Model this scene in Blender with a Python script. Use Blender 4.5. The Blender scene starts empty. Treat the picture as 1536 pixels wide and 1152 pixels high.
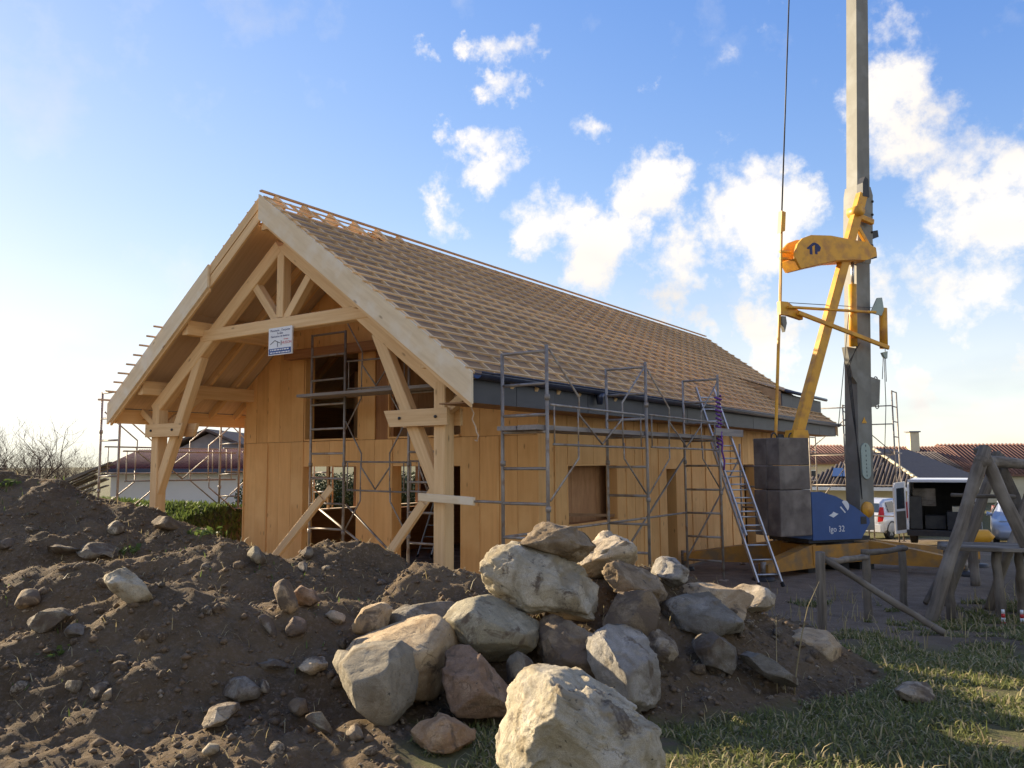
import bpy, bmesh, math, random
import numpy as np
from mathutils import Vector, Matrix
R = math.radians
scene = bpy.context.scene
col = scene.collection
rnd = random.Random(7)

# ------------------------------------------------------------------ camera
CAM = np.array([10.89, -8.44, 2.2]); YAW, PITCH, ROLL, FPX = -.6071, .097, -.007, 1223.3
_f = np.array([math.sin(YAW)*math.cos(PITCH), math.cos(YAW)*math.cos(PITCH), math.sin(PITCH)])
_r0 = np.array([math.cos(YAW), -math.sin(YAW), 0.]); _u0 = np.cross(_r0, _f)
_r = math.cos(ROLL)*_r0+math.sin(ROLL)*_u0; _u = math.cos(ROLL)*_u0-math.sin(ROLL)*_r0
VA = np.array([math.cos(YAW), -math.sin(YAW)]); VB = np.array([math.sin(YAW), math.cos(YAW)])
cd = bpy.data.cameras.new('camera'); cam = bpy.data.objects.new('camera', cd); col.objects.link(cam)
cd.sensor_width = 36; cd.lens = FPX/1536*36; cd.clip_end = 3000; cd.clip_start = .05
cam.matrix_world = Matrix(((_r[0], _u[0], -_f[0], CAM[0]), (_r[1], _u[1], -_f[1], CAM[1]), (_r[2], _u[2], -_f[2], CAM[2]), (0, 0, 0, 1)))
scene.camera = cam
def ray(x, y): return _f+_r*(x-768)/FPX-_u*(y-576)/FPX          # surveyed direction for a bearing in the photograph
def at(x, y, d): return CAM+d*ray(x, y)

# ------------------------------------------------------------------ sky, sun, exposure
SUN_AZ = R(-87.0); SUN_EL = R(19.0)      # azimuth from +Y towards +X
SUND = Vector((math.sin(SUN_AZ)*math.cos(SUN_EL), math.cos(SUN_AZ)*math.cos(SUN_EL), math.sin(SUN_EL)))
world = bpy.data.worlds.new('World'); scene.world = world; world.use_nodes = True
def build_world():
    nt = world.node_tree; N = nt.nodes; L = nt.links; N.clear()
    out = N.new('ShaderNodeOutputWorld'); bg = N.new('ShaderNodeBackground'); L.new(bg.outputs[0], out.inputs[0])
    bg.inputs[1].default_value = .15
    sky = N.new('ShaderNodeTexSky'); sky.sky_type = 'NISHITA'; sky.sun_disc = False
    sky.sun_elevation = SUN_EL; sky.sun_rotation = SUN_AZ % (2*math.pi)
    sky.air_density = 1.0; sky.dust_density = .12; sky.ozone_density = 2.2
    tc = N.new('ShaderNodeTexCoord'); nrm = N.new('ShaderNodeVectorMath'); nrm.operation = 'NORMALIZE'; L.new(tc.outputs['Generated'], nrm.inputs[0])
    def math_(op, a, b=None, clamp=False):
        m = N.new('ShaderNodeMath'); m.operation = op; m.use_clamp = clamp
        for i, v in enumerate((a, b)):
            if v is None: continue
            if isinstance(v, (int, float)): m.inputs[i].default_value = v
            else: L.new(v, m.inputs[i])
        return m.outputs[0]
    # cloud fields: (bearing in photo, radius, weight)
    blobs = [(725, 205, 34, .8), (735, 260, 42, .9), (775, 310, 45, .9), (835, 345, 50, .95), (845, 190, 36, .7), (835, 250, 26, .7), (975, 265, 55, .95), (1130, 320, 75, 1.0), (1180, 290, 45, .9), (1025, 395, 62, 1.0),
             (905, 385, 55, .95), (685, 345, 40, .95), (1330, 215, 55, .85), (1400, 225, 70, 1.0), (1500, 270, 80, 1.0), (1345, 75, 34, .45), (1525, 110, 26, .45), (1150, 380, 50, .85), (1050, 490, 45, .8), (1150, 520, 55, .85),
             (1440, 530, 130, .72), (1560, 500, 120, .74), (1330, 600, 100, .55), (1480, 620, 100, .6), (80, 545, 30, .6), (150, 600, 60, .55), (30, 600, 60, .5), (220, 510, 25, .4), (772, 60, 30, .62), (765, 128, 24, .68), (990, 146, 18, .62), (668, 178, 20, .6), (630, 60, 18, .55), (700, 45, 14, .5), (1160, 15, 25, .4)]
    # domain-warped direction gives ragged cloud edges
    nw = N.new('ShaderNodeTexNoise'); nw.inputs['Scale'].default_value = 9; nw.inputs['Detail'].default_value = 7; nw.inputs['Roughness'].default_value = .68; L.new(nrm.outputs[0], nw.inputs['Vector'])
    sub = N.new('ShaderNodeVectorMath'); sub.operation = 'SUBTRACT'; L.new(nw.outputs['Color'], sub.inputs[0]); sub.inputs[1].default_value = (.5, .5, .5)
    sc_ = N.new('ShaderNodeVectorMath'); sc_.operation = 'SCALE'; L.new(sub.outputs[0], sc_.inputs[0]); sc_.inputs['Scale'].default_value = .16
    ad = N.new('ShaderNodeVectorMath'); ad.operation = 'ADD'; L.new(nrm.outputs[0], ad.inputs[0]); L.new(sc_.outputs[0], ad.inputs[1])
    wn = N.new('ShaderNodeVectorMath'); wn.operation = 'NORMALIZE'; L.new(ad.outputs[0], wn.inputs[0])
    tot = None
    for (x, y, rad, w) in blobs:
        v = ray(x, y); v = v/np.linalg.norm(v)
        dv = N.new('ShaderNodeVectorMath'); dv.operation = 'DISTANCE'; L.new(wn.outputs[0], dv.inputs[0]); dv.inputs[1].default_value = v
        mr = N.new('ShaderNodeMapRange'); mr.interpolation_type = 'SMOOTHSTEP'; L.new(dv.outputs['Value'], mr.inputs['Value'])
        mr.inputs['From Min'].default_value = 0; mr.inputs['From Max'].default_value = 2.3*rad/FPX; mr.inputs['To Min'].default_value = w; mr.inputs['To Max'].default_value = 0
        tot = mr.outputs[0] if tot is None else math_('MAXIMUM', tot, mr.outputs[0])
    # projected cloud layer detail
    sx = N.new('ShaderNodeSeparateXYZ'); L.new(nrm.outputs[0], sx.inputs[0])
    zz = math_('ADD', math_('MAXIMUM', sx.outputs[2], 0.0), .22)
    px = math_('DIVIDE', sx.outputs[0], zz); py = math_('DIVIDE', sx.outputs[1], zz)
    cb = N.new('ShaderNodeCombineXYZ'); L.new(px, cb.inputs[0]); L.new(py, cb.inputs[1])
    n1 = N.new('ShaderNodeTexNoise'); n1.inputs['Scale'].default_value = 12.0; n1.inputs['Detail'].default_value = 10; n1.inputs['Roughness'].default_value = .60; L.new(nrm.outputs[0], n1.inputs['Vector'])
    n2 = N.new('ShaderNodeTexNoise'); n2.inputs['Scale'].default_value = 1.1; n2.inputs['Detail'].default_value = 4; L.new(cb.outputs[0], n2.inputs['Vector'])
    # density: fields * detail, plus thin drifting wisps everywhere
    n3 = N.new('ShaderNodeTexNoise'); n3.inputs['Scale'].default_value = 1.0; n3.inputs['Detail'].default_value = 3
    of = N.new('ShaderNodeVectorMath'); of.operation = 'ADD'; L.new(cb.outputs[0], of.inputs[0]); of.inputs[1].default_value = (7.3, 2.1, 0); L.new(of.outputs[0], n3.inputs['Vector'])
    gen = N.new('ShaderNodeMapRange'); gen.interpolation_type = 'SMOOTHSTEP'; L.new(n3.outputs[0], gen.inputs['Value']); gen.inputs['From Min'].default_value = .34; gen.inputs['From Max'].default_value = .58; gen.inputs['To Max'].default_value = .85  # cloud cover mostly out of view, added to whiten the fill light
    # gap cut in the added cloud over the house, keeps most of the view clear
    gv = ray(560, 150); gv = gv/np.linalg.norm(gv)
    gd_ = N.new('ShaderNodeVectorMath'); gd_.operation = 'DISTANCE'; L.new(wn.outputs[0], gd_.inputs[0]); gd_.inputs[1].default_value = gv
    gp = N.new('ShaderNodeMapRange'); gp.interpolation_type = 'SMOOTHSTEP'; L.new(gd_.outputs['Value'], gp.inputs['Value']); gp.inputs['From Min'].default_value = .62; gp.inputs['From Max'].default_value = 1.0
    tot = math_('MAXIMUM', tot, math_('MULTIPLY', gen.outputs[0], gp.outputs[0]))
    e = math_('ADD', tot, math_('MULTIPLY', math_('SUBTRACT', n1.outputs[0], .5), 2.5))
    mr = N.new('ShaderNodeMapRange'); mr.interpolation_type = 'SMOOTHSTEP'; L.new(e, mr.inputs['Value']); mr.inputs['From Min'].default_value = .42; mr.inputs['From Max'].default_value = 1.02
    wisp = N.new('ShaderNodeMapRange'); L.new(math_('MULTIPLY', n1.outputs[0], n2.outputs[0]), wisp.inputs['Value']); wisp.inputs['From Min'].default_value = .30; wisp.inputs['From Max'].default_value = .5; wisp.inputs['To Max'].default_value = .35
    low = N.new('ShaderNodeMapRange'); low.interpolation_type = 'SMOOTHSTEP'; L.new(sx.outputs[2], low.inputs['Value']); low.inputs['From Min'].default_value = 0.0; low.inputs['From Max'].default_value = .30; low.inputs['To Min'].default_value = .50; low.inputs['To Max'].default_value = 0
    den = math_('MAXIMUM', mr.outputs[0], math_('ADD', wisp.outputs[0], low.outputs[0], True))
    # thick hearts are a little greyer
    core = N.new('ShaderNodeMapRange'); core.interpolation_type = 'SMOOTHSTEP'; L.new(n2.outputs[0], core.inputs['Value']); core.inputs['From Min'].default_value = .42; core.inputs['From Max'].default_value = .68
    cc = N.new('ShaderNodeMix'); cc.data_type = 'RGBA'; cc.inputs['A'].default_value = (2.35, 2.2, 2.0, 1); cc.inputs['B'].default_value = (1.75, 1.68, 1.64, 1); L.new(core.outputs[0], cc.inputs['Factor'])
    # the photograph holds the glow round the sun back: soft shoulder on the sky radiance
    dv = N.new('ShaderNodeVectorMath'); dv.operation = 'MULTIPLY_ADD'; L.new(sky.outputs[0], dv.inputs[0]); dv.inputs[1].default_value = (.30, .30, .30); dv.inputs[2].default_value = (1, 1, 1)
    d2 = N.new('ShaderNodeVectorMath'); d2.operation = 'DIVIDE'; L.new(sky.outputs[0], d2.inputs[0]); L.new(dv.outputs[0], d2.inputs[1])
    hs = N.new('ShaderNodeHueSaturation'); hs.inputs['Saturation'].default_value = 1.5; hs.inputs['Value'].default_value = 1.02; hs.inputs['Hue'].default_value = .528; L.new(d2.outputs[0], hs.inputs['Color'])
    mx = N.new('ShaderNodeMix'); mx.data_type = 'RGBA'; L.new(den, mx.inputs['Factor']); L.new(hs.outputs[0], mx.inputs['A']); L.new(cc.outputs['Result'], mx.inputs['B'])
    L.new(mx.outputs['Result'], bg.inputs[0])
build_world()
sd = bpy.data.lights.new('sun', 'SUN'); sun = bpy.data.objects.new('sun', sd); col.objects.link(sun)
sd.energy = 3.9; sd.angle = R(.6); sd.color = (1, .84, .60)
sun.rotation_euler = SUND.to_track_quat('Z', 'Y').to_euler(); sun.location = (-30, 0, 20)
vs = scene.view_settings; vs.view_transform = 'Standard'; vs.look = 'None'; vs.gamma = 1; vs.exposure = 1.75; vs.use_curve_mapping = False
scene.cycles.use_denoising = True
scene.cycles.max_bounces = 6; scene.cycles.diffuse_bounces = 4; scene.cycles.transparent_max_bounces = 8

# ------------------------------------------------------------------ object helpers
WM = {}
def tag(o, label=None, cat=None, group=None, kind=None):
    for k, v in (('label', label), ('category', cat), ('group', group), ('kind', kind)):
        if v: o[k] = v
    return o
def link(name, data, Mw, parent=None):
    o = bpy.data.objects.new(name, data); col.objects.link(o)
    o.matrix_basis = Mw
    if parent is not None:
        o.parent = parent; o.matrix_parent_inverse = WM[parent].inverted()
    WM[o] = Mw.copy()
    return o
def thing(name, loc, label, cat, group=None, rz=0):
    return tag(link(name, None, Matrix.Translation(Vector(loc)) @ Matrix.Rotation(rz, 4, 'Z')), label, cat, group)
def md(verts, faces, mat, smooth=False):
    m = bpy.data.meshes.new('mesh'); m.from_pydata([tuple(v) for v in verts], [], [tuple(f) for f in faces]); m.update()
    if mat is not None: m.materials.append(mat)
    if smooth: m.shade_smooth()
    return m
def frame(p0, p1, up=(0, 0, 1)):
    p0 = Vector(p0); p1 = Vector(p1); x = (p1-p0).normalized(); up = Vector(up)
    if abs(x.dot(up.normalized())) > .995: up = Vector((0, 1, 0))
    y = up.cross(x).normalized(); z = x.cross(y)
    M = Matrix((x, y, z)).transposed().to_4x4(); M.translation = (p0+p1)/2
    return M, (p1-p0).length
CACHE = {}
def beam_mesh(l, w, h, mat, c):
    k = (round(l, 3), round(w, 3), round(h, 3), mat.name, round(c, 4))
    if k in CACHE: return CACHE[k]
    x = l/2; y = w/2; z = h/2
    if c > 0:
        sec = [(y-c, -z), (y, -z+c), (y, z-c), (y-c, z), (-y+c, z), (-y, z-c), (-y, -z+c), (-y+c, -z)]
    else: sec = [(y, -z), (y, z), (-y, z), (-y, -z)]
    n = len(sec); v = [(-x, a, b) for a, b in sec]+[(x, a, b) for a, b in sec]
    f = [(i, (i+1) % n, n+(i+1) % n, n+i) for i in range(n)]+[tuple(range(n))[::-1], tuple(range(n, 2*n))]
    f = [tuple(reversed(q)) for q in f] if True else f
    m = md(v, [tuple(reversed(q)) for q in f], mat); CACHE[k] = m
    return m
def beam(name, p0, p1, w, h, mat, parent=None, up=(0, 0, 1), c=None):
    M, l = frame(p0, p1, up)
    return link(name, beam_mesh(l, w, h, mat, (.006 if min(w, h) > .03 else .0) if c is None else c), M, parent)
def box(name, lo, hi, mat, parent=None, c=0):
    """axis box whose grain runs along its longest side"""
    lo = Vector(lo); hi = Vector(hi); s = hi-lo; cc = (lo+hi)/2; k = max(range(3), key=lambda i: s[i])
    e = Vector((0, 0, 0)); e[k] = s[k]/2
    up = (0, 0, 1) if k != 2 else (0, 1, 0)
    if k == 0: w, h = s[1], s[2]
    elif k == 1: w, h = s[0], s[2]
    else: w, h = s[0], s[1]
    return beam(name, cc-e, cc+e, w, h, mat, parent, up, c)
def tube_data(p, r, n=8, caps=True):
    p = [Vector(q) for q in p]; v = []; f = []
    rs = r if isinstance(r, (list, tuple)) else [r]*len(p)
    up = None
    for i, q in enumerate(p):
        t = (p[min(i+1, len(p)-1)]-p[max(i-1, 0)]).normalized()
        if up is None: up = Vector((0, 0, 1)) if abs(t.z) < .9 else Vector((1, 0, 0))
        s = t.cross(up).normalized(); up = s.cross(t)
        for k in range(n):
            a = 2*math.pi*k/n; v.append(q+(s*math.cos(a)+up*math.sin(a))*rs[i])
    for i in range(len(p)-1):
        for k in range(n):
            a = i*n+k; b = i*n+(k+1) % n; f.append((a, a+n, b+n, b))
    if caps: f.append(tuple(range(n))); f.append(tuple(range((len(p)-1)*n, len(p)*n))[::-1])
    return v, f
def tube(name, p, r, mat, parent=None, n=8):
    c = sum((Vector(q) for q in p), Vector())/len(p)
    v, f = tube_data([Vector(q)-c for q in p], r, n)
    return link(name, md(v, f, mat, True), Matrix.Translation(c), parent)
TC = {}
def rod(name, p0, p1, r, mat, parent=None, n=8):
    """straight tube with shared mesh data"""
    M, l = frame(p0, p1); k = (round(l, 2), r, mat.name, n)
    if k not in TC: TC[k] = md(*tube_data([(-l/2, 0, 0), (l/2, 0, 0)], r, n), mat, True)
    return link(name, TC[k], M, parent)
def prism(name, poly, origin, ux, uy, t, mat, parent=None):
    """polygon in the (ux, uy) plane, thickness t centred on the plane; grain along ux"""
    ux = Vector(ux).normalized(); uy = Vector(uy).normalized(); uz = ux.cross(uy)
    M = Matrix((ux, uy, uz)).transposed().to_4x4(); M.translation = Vector(origin)
    a = sum(poly[i][0]*poly[(i+1) % len(poly)][1]-poly[(i+1) % len(poly)][0]*poly[i][1] for i in range(len(poly)))
    if a < 0: poly = poly[::-1]
    n = len(poly); v = [(x, y, t/2) for x, y in poly]+[(x, y, -t/2) for x, y in poly]
    f = [tuple(range(n)), tuple(range(n, 2*n))[::-1]]+[(n+i, n+(i+1) % n, (i+1) % n, i) for i in range(n)]
    return link(name, md(v, f, mat), M, parent)
def mesh_obj(name, verts, faces, mat, parent=None, smooth=False, loc=None):
    loc = Vector(loc) if loc is not None else Vector((0, 0, 0))
    return link(name, md([Vector(q)-loc for q in verts], faces, mat, smooth), Matrix.Translation(loc), parent)
class MB:
    """collects several solids that make ONE part"""
    def __init__(s): s.v = []; s.f = []
    def add(s, v, f):
        o = len(s.v); s.v += [Vector(q) for q in v]; s.f += [tuple(i+o for i in q) for q in f]; return s
    def box(s, lo, hi):
        x0, y0, z0 = lo; x1, y1, z1 = hi
        return s.add([(x0, y0, z0), (x1, y0, z0), (x1, y1, z0), (x0, y1, z0), (x0, y0, z1), (x1, y0, z1), (x1, y1, z1), (x0, y1, z1)],
                     [(3, 2, 1, 0), (4, 5, 6, 7), (0, 1, 5, 4), (1, 2, 6, 5), (2, 3, 7, 6), (3, 0, 4, 7)])
    def tube(s, p, r, n=6): return s.add(*tube_data(p, r, n))
    def build(s, name, mat, parent=None, smooth=False, M=None):
        m = md(s.v, s.f, mat, smooth)
        return link(name, m, M or Matrix(), parent)
def copy_tree(o, Mw, parent=None):
    c = o.copy(); col.objects.link(c); rel = WM[o].inverted()
    c.parent = None
    if parent is not None: c.parent = parent; c.matrix_parent_inverse = WM[parent].inverted()
    c.matrix_basis = Mw; WM[c] = Mw.copy()
    for ch in [q for q in WM if q.parent is o]:
        copy_tree(ch, Mw @ rel @ WM[ch], c)
    return c
def text_part(name, body, size, M, mat, parent, ext=.002, align='CENTER'):
    cu = bpy.data.curves.new(name, 'FONT'); cu.body = body; cu.size = size; cu.extrude = ext; cu.align_x = align; cu.align_y = 'CENTER'; cu.resolution_u = 2
    t = bpy.data.objects.new(name, cu); col.objects.link(t)
    dg = bpy.context.evaluated_depsgraph_get(); m = bpy.data.meshes.new_from_object(t.evaluated_get(dg)); bpy.data.objects.remove(t)
    m.materials.clear(); m.materials.append(mat)
    return link(name, m, M, parent)

# ------------------------------------------------------------------ materials
def material(name, c1, c2=None, scale=(8, 8, 8), rough=.75, bump=.25, detail=6, metallic=0, rand=.12, coord='Object', knots=False, c3=None, s3=2.0, bscale=None, spec=.35, dist=.02, lo=.35, hi=.65):
    m = bpy.data.materials.new(name); m.use_nodes = True; nt = m.node_tree; N = nt.nodes; L = nt.links
    b = N['Principled BSDF']; b.inputs['Roughness'].default_value = rough; b.inputs['Metallic'].default_value = metallic; b.inputs['Specular IOR Level'].default_value = spec
    c2 = c2 or tuple(x*.75 for x in c1)
    tc = N.new('ShaderNodeTexCoord'); oi = N.new('ShaderNodeObjectInfo')
    off = N.new('ShaderNodeVectorMath'); off.operation = 'ADD'; L.new(tc.outputs[coord], off.inputs[0])
    ml = N.new('ShaderNodeMath'); ml.operation = 'MULTIPLY'; L.new(oi.outputs['Random'], ml.inputs[0]); ml.inputs[1].default_value = 37.0 if coord == 'Object' else 0
    L.new(ml.outputs[0], off.inputs[1])
    mp = N.new('ShaderNodeMapping'); mp.inputs['Scale'].default_value = scale; L.new(off.outputs[0], mp.inputs['Vector'])
    n = N.new('ShaderNodeTexNoise'); n.inputs['Scale'].default_value = 1; n.inputs['Detail'].default_value = detail; n.inputs['Roughness'].default_value = .6; L.new(mp.outputs[0], n.inputs['Vector'])
    mr = N.new('ShaderNodeMapRange'); L.new(n.outputs[0], mr.inputs['Value']); mr.inputs['From Min'].default_value = lo; mr.inputs['From Max'].default_value = hi
    mx = N.new('ShaderNodeMix'); mx.data_type = 'RGBA'; mx.inputs['A'].default_value = (*c1, 1); mx.inputs['B'].default_value = (*c2, 1); L.new(mr.outputs[0], mx.inputs['Factor'])
    cur = mx.outputs['Result']
    if c3 is not None:
        n3 = N.new('ShaderNodeTexNoise'); n3.inputs['Scale'].default_value = s3; n3.inputs['Detail'].default_value = 5; L.new(off.outputs[0], n3.inputs['Vector'])
        r3 = N.new('ShaderNodeMapRange'); L.new(n3.outputs[0], r3.inputs['Value']); r3.inputs['From Min'].default_value = .48; r3.inputs['From Max'].default_value = .68
        x3 = N.new('ShaderNodeMix'); x3.data_type = 'RGBA'; L.new(r3.outputs[0], x3.inputs['Factor']); L.new(cur, x3.inputs['A']); x3.inputs['B'].default_value = (*c3, 1); cur = x3.outputs['Result']
    if knots:
        mk = N.new('ShaderNodeMapping'); mk.inputs['Scale'].default_value = (2.2, 6, 6); L.new(off.outputs[0], mk.inputs['Vector'])
        vo = N.new('ShaderNodeTexVoronoi'); vo.inputs['Scale'].default_value = 1; L.new(mk.outputs[0], vo.inputs['Vector'])
        rk = N.new('ShaderNodeMapRange'); L.new(vo.outputs['Distance'], rk.inputs['Value']); rk.inputs['From Min'].default_value = .05; rk.inputs['From Max'].default_value = .13; rk.inputs['To Min'].default_value = .65; rk.inputs['To Max'].default_value = 0
        xk = N.new('ShaderNodeMix'); xk.data_type = 'RGBA'; L.new(rk.outputs[0], xk.inputs['Factor']); L.new(cur, xk.inputs['A']); xk.inputs['B'].default_value = (c1[0]*.32, c1[1]*.25, c1[2]*.2, 1); cur = xk.outputs['Result']
    hv = N.new('ShaderNodeHueSaturation'); L.new(cur, hv.inputs['Color'])
    rv = N.new('ShaderNodeMapRange'); L.new(oi.outputs['Random'], rv.inputs['Value']); rv.inputs['To Min'].default_value = 1-rand; rv.inputs['To Max'].default_value = 1+rand; L.new(rv.outputs[0], hv.inputs['Value'])
    L.new(hv.outputs[0], b.inputs['Base Color'])
    if bump:
        bn = n
        if bscale:
            bn = N.new('ShaderNodeTexNoise'); bn.inputs['Scale'].default_value = bscale; bn.inputs['Detail'].default_value = 8; bn.inputs['Roughness'].default_value = .65; L.new(off.outputs[0], bn.inputs['Vector'])
        bp = N.new('ShaderNodeBump'); bp.inputs['Strength'].default_value = bump; bp.inputs['Distance'].default_value = dist; L.new(bn.outputs[0], bp.inputs['Height']); L.new(bp.outputs[0], b.inputs['Normal'])
    return m
GR = (1.2, 26, 26)
M_pine = material('pine_timber', (.77, .53, .27), (.67, .43, .20), GR, .7, .08, knots=True, rand=.08)
M_wall = material('wall_board', (.76, .435, .165), (.68, .37, .13), (1.0, 16, 16), .7, .06, knots=True, rand=.07, c3=(.80, .48, .19), s3=1.6)
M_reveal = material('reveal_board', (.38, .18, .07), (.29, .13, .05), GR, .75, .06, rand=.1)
M_barge = material('barge_board', (.78, .635, .42), (.68, .54, .34), (1.5, 14, 14), .75, .08, knots=True, rand=.05, c3=(.78, .68, .51), s3=3)
M_batten = material('tile_batten', (.78, .54, .29), (.60, .39, .20), GR, .8, .06, rand=.22)
M_counter = material('counter_batten', (.78, .57, .33), (.62, .43, .23), GR, .8, .06, rand=.2)
M_deck = material('roof_sheet', (.43, .28, .155), (.32, .205, .11), (5, 5, 5), .85, .1, rand=.16)
M_soffit = material('soffit_panel', (.62, .47, .32), (.54, .40, .26), GR, .75, .06, rand=.06)
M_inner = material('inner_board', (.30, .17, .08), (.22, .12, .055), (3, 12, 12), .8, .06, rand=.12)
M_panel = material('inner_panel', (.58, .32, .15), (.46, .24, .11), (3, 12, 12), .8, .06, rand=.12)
M_zinc = material('zinc_sheet', (.066, .072, .086), (.05, .055, .067), (1.5, 5, 5), .5, .03, metallic=.15, rand=.10)
M_gutter = material('gutter_zinc', (.07, .085, .13), (.05, .06, .10), (2, 8, 8), .35, .02, metallic=.6)
M_steel = material('galvanised_tube', (.38, .345, .30), (.24, .21, .18), (3, 20, 20), .55, .06, metallic=.35, rand=.2, c3=(.24, .17, .12), s3=9)
M_alu = material('aluminium', (.55, .56, .57), (.42, .43, .44), (3, 20, 20), .38, .03, metallic=.75)
M_plank = material('scaffold_deck', (.30, .265, .23), (.20, .18, .17), GR, .75, .1, rand=.15)
M_purple = material('purple_strap', (.20, .07, .32), (.14, .05, .24), (30, 30, 30), .8, .2)
M_conc = material('concrete', (.205, .17, .14), (.125, .103, .086), (3, 3, 3), .9, .25, c3=(.27, .23, .19), s3=2.2, bscale=30, rand=.08)
M_yel = material('crane_yellow', (.78, .385, .035), (.68, .33, .032), (4, 4, 4), .45, .03, c3=(.50, .23, .05), s3=4, rand=.05)
M_yelmud = material('muddy_yellow', (.50, .24, .04), (.36, .18, .045), (5, 5, 5), .7, .06, c3=(.22, .15, .08), s3=3.5, rand=.05)
M_mast = material('mast_grey', (.225, .215, .175), (.18, .17, .14), (3, 3, 1), .55, .04, c3=(.26, .255, .22), s3=2.5, rand=.05)
M_blue = material('crane_blue', (.045, .10, .26), (.04, .088, .225), (3, 3, 3), .4, .02, rand=.03)
M_white = material('white_paint', (.78, .78, .77), (.72, .72, .71), (6, 6, 6), .45, .02, rand=.03)
M_plate = material('mast_plate', (.40, .47, .40), (.35, .42, .36), (8, 8, 8), .5, .02)
M_navy = material('navy_print', (.02, .03, .13), (.015, .025, .10), (8, 8, 8), .5, 0)
M_signblue = material('sign_blue', (.02, .07, .27), (.02, .06, .22), (8, 8, 8), .4, 0)
M_red = material('red_print', (.55, .04, .03), (.45, .03, .03), (8, 8, 8), .5, 0)
M_ink = material('dark_ink', (.03, .035, .05), (.02, .025, .04), (8, 8, 8), .5, 0)
M_dark = material('dark_metal', (.04, .04, .042), (.025, .025, .027), (8, 8, 8), .5, .05)
M_rubber = material('rubber', (.022, .022, .023), (.03, .03, .03), (9, 9, 9), .85, .1)
M_log = material('weathered_log', (.20, .165, .125), (.10, .082, .062), (1.4, 22, 22), .9, .4, rand=.2, c3=(.27, .235, .19), s3=2)
M_bark = material('bark', (.075, .055, .042), (.04, .03, .024), (6, 6, 2), .95, .4, rand=.3)
M_twig = material('bare_twig', (.13, .095, .07), (.07, .05, .038), (6, 6, 6), .95, .2, rand=.35)
M_leaf = material('hedge_leaf', (.035, .065, .02), (.02, .042, .014), (4, 4, 4), .6, .1, rand=.3)
M_weed = material('weed_leaf', (.14, .22, .045), (.08, .14, .03), (6, 6, 6), .6, .1, rand=.2)
M_straw = material('dry_straw', (.42, .34, .18), (.28, .22, .11), (5, 5, 5), .8, .1, rand=.25)
M_render = material('cream_render', (.62, .55, .38), (.57, .50, .34), (2, 2, 2), .9, .1, bscale=60)
M_rwhite = material('white_render', (.70, .70, .66), (.64, .64, .60), (.6, .6, .6), .9, .08, bscale=60)
M_rgrey = material('grey_block', (.24, .245, .26), (.19, .195, .21), (3, 3, 3), .9, .15)
M_tiledark = material('brown_tile', (.115, .09, .075), (.075, .06, .052), (6, 6, 6), .85, .15, rand=.22)
M_tilered = material('red_tile', (.23, .115, .078), (.165, .085, .058), (6, 6, 6), .85, .15, rand=.22)
M_tilemar = material('maroon_tile', (.13, .045, .045), (.09, .035, .035), (6, 6, 6), .8, .12, rand=.18)
M_vdark = material('van_interior', (.085, .078, .066), (.06, .055, .048), (5, 5, 5), .85, .05)
def glass(name, c=(.03, .04, .05), rough=.06):
    m = bpy.data.materials.new(name); m.use_nodes = True; b = m.node_tree.nodes['Principled BSDF']
    b.inputs['Base Color'].default_value = (*c, 1); b.inputs['Roughness'].default_value = rough; b.inputs['Specular IOR Level'].default_value = .8
    return m
M_glass = glass('window_glass'); M_tail = glass('tail_lamp', (.42, .012, .012), .15); M_solar = glass('solar_glass', (.05, .08, .16), .12)
M_carwhite = material('silver_paint', (.62, .64, .68), (.58, .60, .64), (3, 3, 3), .28, 0, metallic=.2, spec=.6)
M_carblue = material('pale_blue_paint', (.40, .44, .52), (.37, .41, .48), (3, 3, 3), .28, 0, metallic=.2, spec=.6)
M_vanw = material('van_white', (.72, .73, .74), (.68, .69, .70), (3, 3, 3), .3, 0, spec=.6)
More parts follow.
